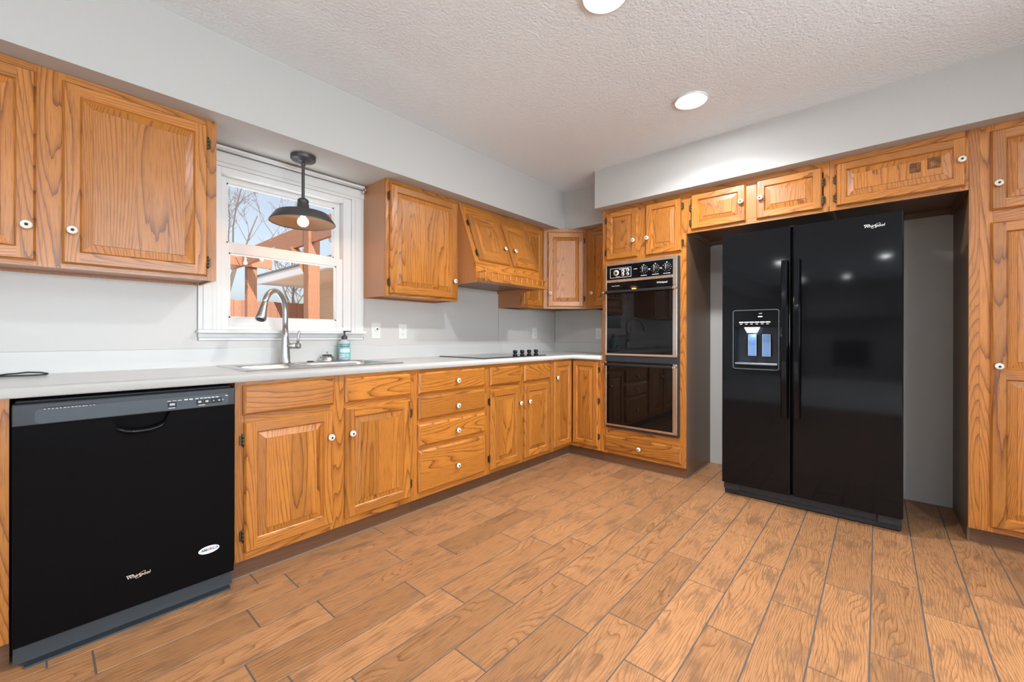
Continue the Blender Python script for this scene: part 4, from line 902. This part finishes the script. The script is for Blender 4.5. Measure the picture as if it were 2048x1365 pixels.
for uu in (-0.056, 0.553): b.face([(uu, 0.075, 0), (uu, 0.784, 0), (uu, 0.784, -0.045), (uu, 0.075, -0.045)])
dd = b.build('door', DWBLACK, dw)
b = MB(); off_ = 0.004
pth = [(a, YD - 0.004, c - 0.006) for a, c in arc[1:-1]]; b.tube(pth, [0.004] + [0.0085] * (len(pth) - 2) + [0.004], 10); b.build('handle_lip', BLACK, dd)
b = MB(); b.box((-0.056, YD - 0.012, 0.786), (0.554, YD + 0.045, 0.857)); cn = b.build('control_console', SATIN, dw, bevel=0.004)
TC = FL(0, YD - 0.012, 0)
b = MB(TC); pl = [(x, y) for x, y in rrect(-0.008, 0.530, 0.790, 0.838, 0.014)]
b.face([(x, y, 0.0008) for x, y in pl])
for k in range(len(pl)): j = (k + 1) % len(pl); b.face([(*pl[k], 0), (*pl[j], 0), (*pl[j], 0.0008), (*pl[k], 0.0008)])
pn = b.build('console_panel', mat('slate_panel', (0.045, 0.055, 0.066), 0.4), cn)
b = MB(TC); b.box((0.012, 0.8385, -0.0001), (0.135, 0.8415, 0.0006)); b.build('vent_slot', MATTE, cn)
b = MB(TC)
for k in range(14): b.box((0.012 + 0.0088 * k, 0.8360, 0.0009), (0.012 + 0.0088 * k + R.uniform(0.003, 0.007), 0.8375, 0.0013))
for u in (0.334, 0.350, 0.366, 0.386, 0.402): b.box((u - 0.006, 0.8245, 0.0009), (u + 0.006, 0.8262, 0.0013))
for u in (0.386, 0.402, 0.421, 0.436, 0.449, 0.461, 0.475, 0.489): b.box((u - 0.0055, 0.8265, 0.0009), (u + 0.0055, 0.828, 0.0013)); b.box((u - 0.005, 0.8238, 0.0009), (u + 0.005, 0.825, 0.0013))
b.box((0.332, 0.7975, 0.0009), (0.352, 0.7995, 0.0013)); b.box((0.426, 0.7975, 0.0009), (0.448, 0.7995, 0.0013)); b.box((0.497, 0.8155, 0.0009), (0.507, 0.8170, 0.0013)); b.box((0.497, 0.811, 0.0009), (0.512, 0.8125, 0.0013)); b.box((0.518, 0.827, 0.0009), (0.527, 0.8295, 0.0013))
b.build('console_lettering', PRINT, pn)
for u0_, u1_, two in ((0.330, 0.356, 0), (0.420, 0.440, 0), (0.444, 0.464, 0), (0.468, 0.506, 1)):
    b = MB(TC); b.box((u0_, 0.8015, 0.0008), (u1_, 0.8215, 0.003)); bt = b.build('button', MATTE, pn, bevel=0.002)
    b = MB(TC)
    if two: b.prism([(u0_ + 0.007, 0.8085), (u0_ + 0.007, 0.8155), (u0_ + 0.012, 0.812)], 2, 0.003, 0.0033); b.lathe([(0, 0), (0.004, 0), (0.004, 0.0003), (0, 0.0003)], Matrix.Translation((u1_ - 0.010, 0.812, 0.003)), 10)
    else: b.box((u0_ + 0.005, 0.808, 0.003), (u1_ - 0.005, 0.8165, 0.0033))
    b.build('button_mark', mat('button_grey', (0.42, 0.44, 0.45), 0.5), bt)
b = MB(); b.prism([(2.090, 0.012), (2.100, 0.060), (2.117, 0.060), (2.117, 0.012)], 0, -0.054, 0.552); b.build('kick_panel', KICKPL, dw)
b = MB(); b.prism([(2.066, 0.0005), (2.068, 0.006), (2.088, 0.012), (2.117, 0.012), (2.117, 0.0005)], 0, -0.030, 0.540); b.build('vinyl_strip', KICKPL, dw)
whirl_logo(dd, FL(0.2475, YD - 0.0003, 0.186), 0.068, COPPERLOGO)
b = MB(FL(0.465, YD - 0.0003, 0.1975)); el = [(0.036 * math.cos(2 * PI * k / 36), 0.0155 * math.sin(2 * PI * k / 36)) for k in range(36)]; b.prism(el, 2, 0.0, 0.0008); bg = b.build('oval_badge', mat('badge_silver', (0.78, 0.79, 0.80), 0.35), dd)
text(bg, 'badge_lettering', 'AM', 0.0145, FL(0.4575, YD - 0.0012, 0.1985), BADGEBLUE, 0.0002, 0.1, 0.0003, align='RIGHT', sx=0.95)
text(bg, 'badge_lettering', 'RICA', 0.0145, FL(0.4655, YD - 0.0012, 0.1985), BADGEBLUE, 0.0002, 0.1, 0.0003, align='LEFT', sx=0.95)
text(bg, 'badge_letter', 'E', 0.0145, FL(0.4615, YD - 0.0012, 0.1985), BADGERED, 0.0002, 0.1, 0.0003, sx=0.95)

# ------------------------------------------------------------------ outlets
def outlet(T, label, kind=0):
    o = thing('wall_outlet', label, 'outlet', tuple(T.translation), None)
    b = MB(T); pl = rrect(-0.035, 0.035, -0.0575, 0.0575, 0.004, 3); pin = rrect(-0.032, 0.032, -0.0545, 0.0545, 0.004, 3)
    b.face([(x, y, 0.005) for x, y in pin])
    for k in range(len(pl)): j = (k + 1) % len(pl); b.face([(*pl[k], 0), (*pl[j], 0), (*pl[j], 0.002), (*pl[k], 0.002)]); b.face([(*pl[k], 0.002), (*pl[j], 0.002), (*pin[j], 0.005), (*pin[k], 0.005)])
    b.build('cover_plate', IVORY, o)
    if kind == 0:
        for vy in (0.0195, -0.0195):
            b = MB(T); ov_ = [(0.0165 * math.cos(2 * PI * k / 24), vy + max(-0.0135, min(0.0135, 0.0165 * math.sin(2 * PI * k / 24)))) for k in range(24)]; b.prism(ov_, 2, 0.005, 0.0068); rc = b.build('receptacle', VINYL, o)
            b = MB(T); b.box((-0.0075, vy - 0.001, 0.0068), (-0.0055, vy + 0.007, 0.0071)); b.box((0.0055, vy - 0.0005, 0.0068), (0.0075, vy + 0.006, 0.0071)); b.lathe([(0, 0), (0.0026, 0), (0.0026, 0.0003), (0, 0.0003)], Matrix.Translation((0, vy - 0.007, 0.0068)), 10); b.build('slot', SLOT, rc)
    else:
        b = MB(T); b.lathe([(0, 0), (0.020, 0), (0.019, 0.003), (0.012, 0.005), (0, 0.005)], Matrix.Translation((0.004, 0.012, 0.005)), 24); b.build('round_socket', VINYL, o)
        b = MB(T); b.lathe([(0, 0), (0.006, 0), (0.005, 0.006), (0, 0.007)], Matrix.Translation((0.004, 0.012, 0.010)), 12); b.build('jack', SCREW, o)
        b = MB(T); b.box((-0.012, -0.036, 0.005), (0.014, -0.014, 0.007)); b.box((0.002, -0.031, 0.007), (0.008, -0.029, 0.0075), m=1); b.build('lower_insert', [VINYL, SLOT], o)
    return o
outlet(FL(1.600, YW - 0.0042, 1.117), 'ivory wall plate with a round jack right beside the window sill', 1)
outlet(FL(1.824, YW - 0.0042, 1.113), 'double socket on the white wall below the single-door cabinet near the window')
outlet(FL(3.440, YW - 0.0042, 1.111), 'double socket on the white wall above the cooktop knobs')
outlet(FR(XW - 0.0042, 2.158, 1.106), 'double socket on the side wall next to the tall oven cabinet')

# ------------------------------------------------------------------ lights
def can(x, y, label):
    o = thing('recessed_light', label, 'ceiling light', (x, y, ZC), 'recessed ceiling lights')
    M = Matrix.Translation((x, y, ZC))
    b = MB(); b.lathe([(0.093, -0.0003), (0.093, -0.009), (0.090, -0.0105), (0.087, -0.0100), (0.0640, -0.0045), (0.0636, -0.0005)], M, 40); b.build('trim_ring', WHITE, o)
    b = MB(); b.lathe([(0.0634, -0.0040), (0.0585, -0.0085), (0.0, -0.0095)], M, 40); b.build('lens', LENS, o)
    light('can_light', 'AREA', (x, y, ZC - 0.014), CAN_WATTS, (0.94, 0.97, 1.0), shape='DISK', size=0.12, spread=math.radians(145))
can(2.555, 0.835, 'lit recessed ceiling light in front of the refrigerator wall, fully in view')
can(1.535, 0.845, 'lit recessed ceiling light cut off by the top edge of the picture')
for i, (x, y) in enumerate(((0.9, -1.2), (-1.9, -0.9), (-3.1, 1.4), (-3.5, -0.1), (-6.2, 0.55), (-6.2, 1.44), (-4.9, -1.6))):  # some follow refrigerator reflections; the others are added to light the room
    can(x, y, 'recessed ceiling light behind the camera, out of direct view')
PX, PY = 1.006, 2.490
pn_ = thing('pendant_lamp', 'dark metal barn pendant lamp with lit bulb hanging over the sink', 'lamp', (PX, PY, ZS))
M = Matrix.Translation((PX, PY, ZS))
b = MB(); b.lathe([(0.066, -0.0003), (0.066, -0.022), (0.062, -0.026), (0.040, -0.027), (0.038, -0.032), (0.024, -0.033), (0.018, -0.040), (0.0, -0.041)], M, 36); b.build('canopy', SHADEM, pn_)
b = MB(); b.lathe([(0.0085, -0.038), (0.0085, -0.245)], M, 16); b.lathe([(0.012, -0.045), (0.012, -0.055), (0.0085, -0.056)], M, 16); b.build('rod', SHADEM, pn_)
b = MB(); b.lathe([(0.0, -0.242), (0.014, -0.242), (0.026, -0.250), (0.030, -0.256), (0.030, -0.266), (0.027, -0.268), (0.030, -0.273), (0.036, -0.318), (0.044, -0.322)], M, 32)
b.lathe([(0.042, -0.321), (0.090, -0.324), (0.132, -0.330), (0.140, -0.335), (0.172, -0.382), (0.174, -0.388), (0.171, -0.389), (0.168, -0.383), (0.137, -0.339), (0.088, -0.329), (0.02, -0.325)], M, 48, mats=[0] * 7 + [1] * 3); b.build('shade', [SHADEM, SHADEIN], pn_)
b = MB(); b.lathe([(0.0, -0.325), (0.017, -0.325), (0.017, -0.345), (0.0, -0.345)], M, 16); b.build('lamp_holder', SHADEM, pn_)
b = MB(); b.lathe([(0.011, -0.345), (0.014, -0.352), (0.026, -0.366), (0.030, -0.380), (0.026, -0.394), (0.014, -0.404), (0.0, -0.407)], M, 24); b.build('bulb', BULB, pn_)

# ------------------------------------------------------------------ living room end, met only in the reflections
fp = thing('fireplace', 'grey stone fireplace at the far end of the room, seen only as a reflection', 'fireplace', (XMIN + 0.3, 0.5, 0))
b = MB()
for q in ((-0.5, 0.12, 0, ZC), (0.88, 1.5, 0, ZC), (0.12, 0.88, 1.0, ZC), (0.12, 0.88, 0, 0.3)): b.box((XMIN + 0.002, q[0], q[2]), (XMIN + 0.4, q[1], q[3] - 0.001))
b.build('surround', BRICK, fp, merge=False)
b = MB(); b.box((XMIN + 0.002, 0.12, 0.3), (XMIN + 0.05, 0.88, 1.0)); b.build('firebox', SOOT, fp)
b = MB(); b.box((XMIN + 0.4, -0.4, 1.45), (XMIN + 0.6, 1.4, 1.55)); b.build('mantel', KICK, fp)

# ------------------------------------------------------------------ outdoors through the window
b = MB(); b.box((-12, YW + 0.16, -0.5), (22, 40, -0.30)); struct(b.build('ground', SOIL))
pg = thing('pergola', 'reddish cedar pergola posts and beams outside the window', 'pergola', (2.3, 6.7, -0.3))
for (x0, y0) in ((2.205, 5.300), (2.335, 8.020)):
    b = MB(); b.box((x0, y0, -0.30), (x0 + 0.145, y0 + 0.145, 2.50), 2); b.build('post', PERGOLA, pg, bevel=0.006)
b = MB(); b.box((2.240, 4.2, 2.245), (2.285, 8.60, 2.50), 1); b.build('beam', PERGOLA, pg)
b = MB(); b.box((2.02, 7.97, 2.245), (2.70, 8.015, 2.50), 0); b.build('beam', PERGOLA, pg)
for a, c in (((2.277, 5.445, 1.85), (2.277, 5.9, 2.26)),):
    b = MB(); b.tube([a, c], 0.06, 4, smooth=False); b.build('brace', PERGOLA, pg)
b = MB()
for k in range(60):
    x = -3 + 0.145 * k; b.box((x, 10.5, -0.30), (x + 0.140, 10.52, 1.86 + 0.01 * math.sin(k * 2.3)), 2)
b.box((-3, 10.52, 1.5), (5.7, 10.56, 1.59), 0); tag(b.build('wooden_fence', FENCEWOOD, loc=(1.3, 10.5, -0.3), merge=False), 'reddish board fence at the back of the yard, seen through the window', 'fence')
hs = thing('neighbouring_house', 'tan sided house wing with wide eave outside the window', 'house', (4.6, 7, -0.3))
b = MB()
for k in range(14):
    z = -0.30 + 0.19 * k; b.prism([(4.40, z), (4.385, z), (4.40, min(z + 0.19, 2.30)), (4.45, min(z + 0.19, 2.30)), (4.45, z)], 1, 3.0, 10.3)
b.box((4.45, 10.2, -0.3), (8.5, 10.3, 2.3)); b.build('siding_wall', SIDING, hs, merge=False)
b = MB()
for k in range(18): b.box((3.48, 3.0 + 0.45 * k, 2.30), (8.5, 3.444 + 0.45 * k, 2.312))
b.build('eave_soffit', SOFFITM, hs, merge=False)
b = MB(); b.box((3.40, 3.0, 2.295), (3.48, 11.1, 2.46)); b.build('gutter', GUTTER, hs)
b = MB(); b.prism([(3.38, 2.46), (3.38, 2.50), (7.0, 2.95), (7.0, 2.80)], 1, 3.0, 11.15); b.build('roof', SHINGLE, hs)
sl_ = thing('string_lights', 'string of clear bulbs on a white wire hung across the pergola', 'string lights', (2.2, 5.2, 2.2))
P0, P1 = Vector((2.117, 8.3, 2.40)), Vector((2.373, 4.7, 2.40)); n = 24; pts = []
for k in range(n + 1):
    q = k / n; p = P0.lerp(P1, q); p.z -= 0.05 * 4 * q * (1 - q); pts.append(p)
b = MB(); b.tube(pts, 0.006, 6); b.build('wire', WIRE, sl_)
for q in (0.06, 0.22, 0.38, 0.52, 0.66, 0.8, 0.93):
    p = pts[round(q * n)]; M = Matrix.Translation(p)
    b = MB(); b.lathe([(0.004, 0), (0.004, -0.05), (0.018, -0.055), (0.018, -0.09), (0.0, -0.091)], M, 10, mats=[1, 1, 1, 1]); b.lathe([(0.014, -0.09), (0.030, -0.12), (0.033, -0.14), (0.022, -0.165), (0, -0.172)], M, 12); b.build('bulb', [CLEARBULB, WIRE], sl_)
def tree(x, y, h, seed, label, lean=0.0, r0=0.11):
    rr = random.Random(seed); b = MB()
    def grow(p, d, ln, r, lev):
        path, rad = [p], [r]; segs = 4
        for k in range(segs):
            d = (d + Vector((rr.uniform(-1, 1), rr.uniform(-1, 1), rr.uniform(-0.5, 0.8))) * (0.13 + 0.05 * lev)).normalized(); p = p + d * ln / segs; path.append(p); rad.append(r * (1 - 0.45 * (k + 1) / segs))
        b.tube(path, rad, 6 if lev < 2 else 4, caps=False)
        if lev >= 4: return
        for k in range(rr.randint(3, 4) if lev else 6):
            i = rr.randint(2, segs) if lev else rr.randint(2, segs)
            sd = (d * 0.75 + Vector((rr.uniform(-1, 1), rr.uniform(-1, 1), rr.uniform(-0.15, 0.9)))).normalized()
            grow(path[i], sd, ln * rr.uniform(0.5, 0.75), max(rad[i] * rr.uniform(0.45, 0.65), 0.006), lev + 1)
    grow(Vector((x, y, -0.3)), Vector((lean, 0, 1)).normalized(), h * 0.42, r0, 0)
    tag(b.build('bare_tree', BARK, loc=(x, y, -0.3), merge=False), label, 'tree', 'bare winter trees')
tree(2.6, 13.5, 6.0, 3, 'bare winter tree behind the left pergola post, seen through the window')
tree(5.0, 13.2, 5.0, 8, 'bare winter tree behind the fence under the eave of the neighbouring house')
tree(3.7, 15.5, 8.5, 15, 'tallest bare tree farthest back in the yard, seen through the upper pane')
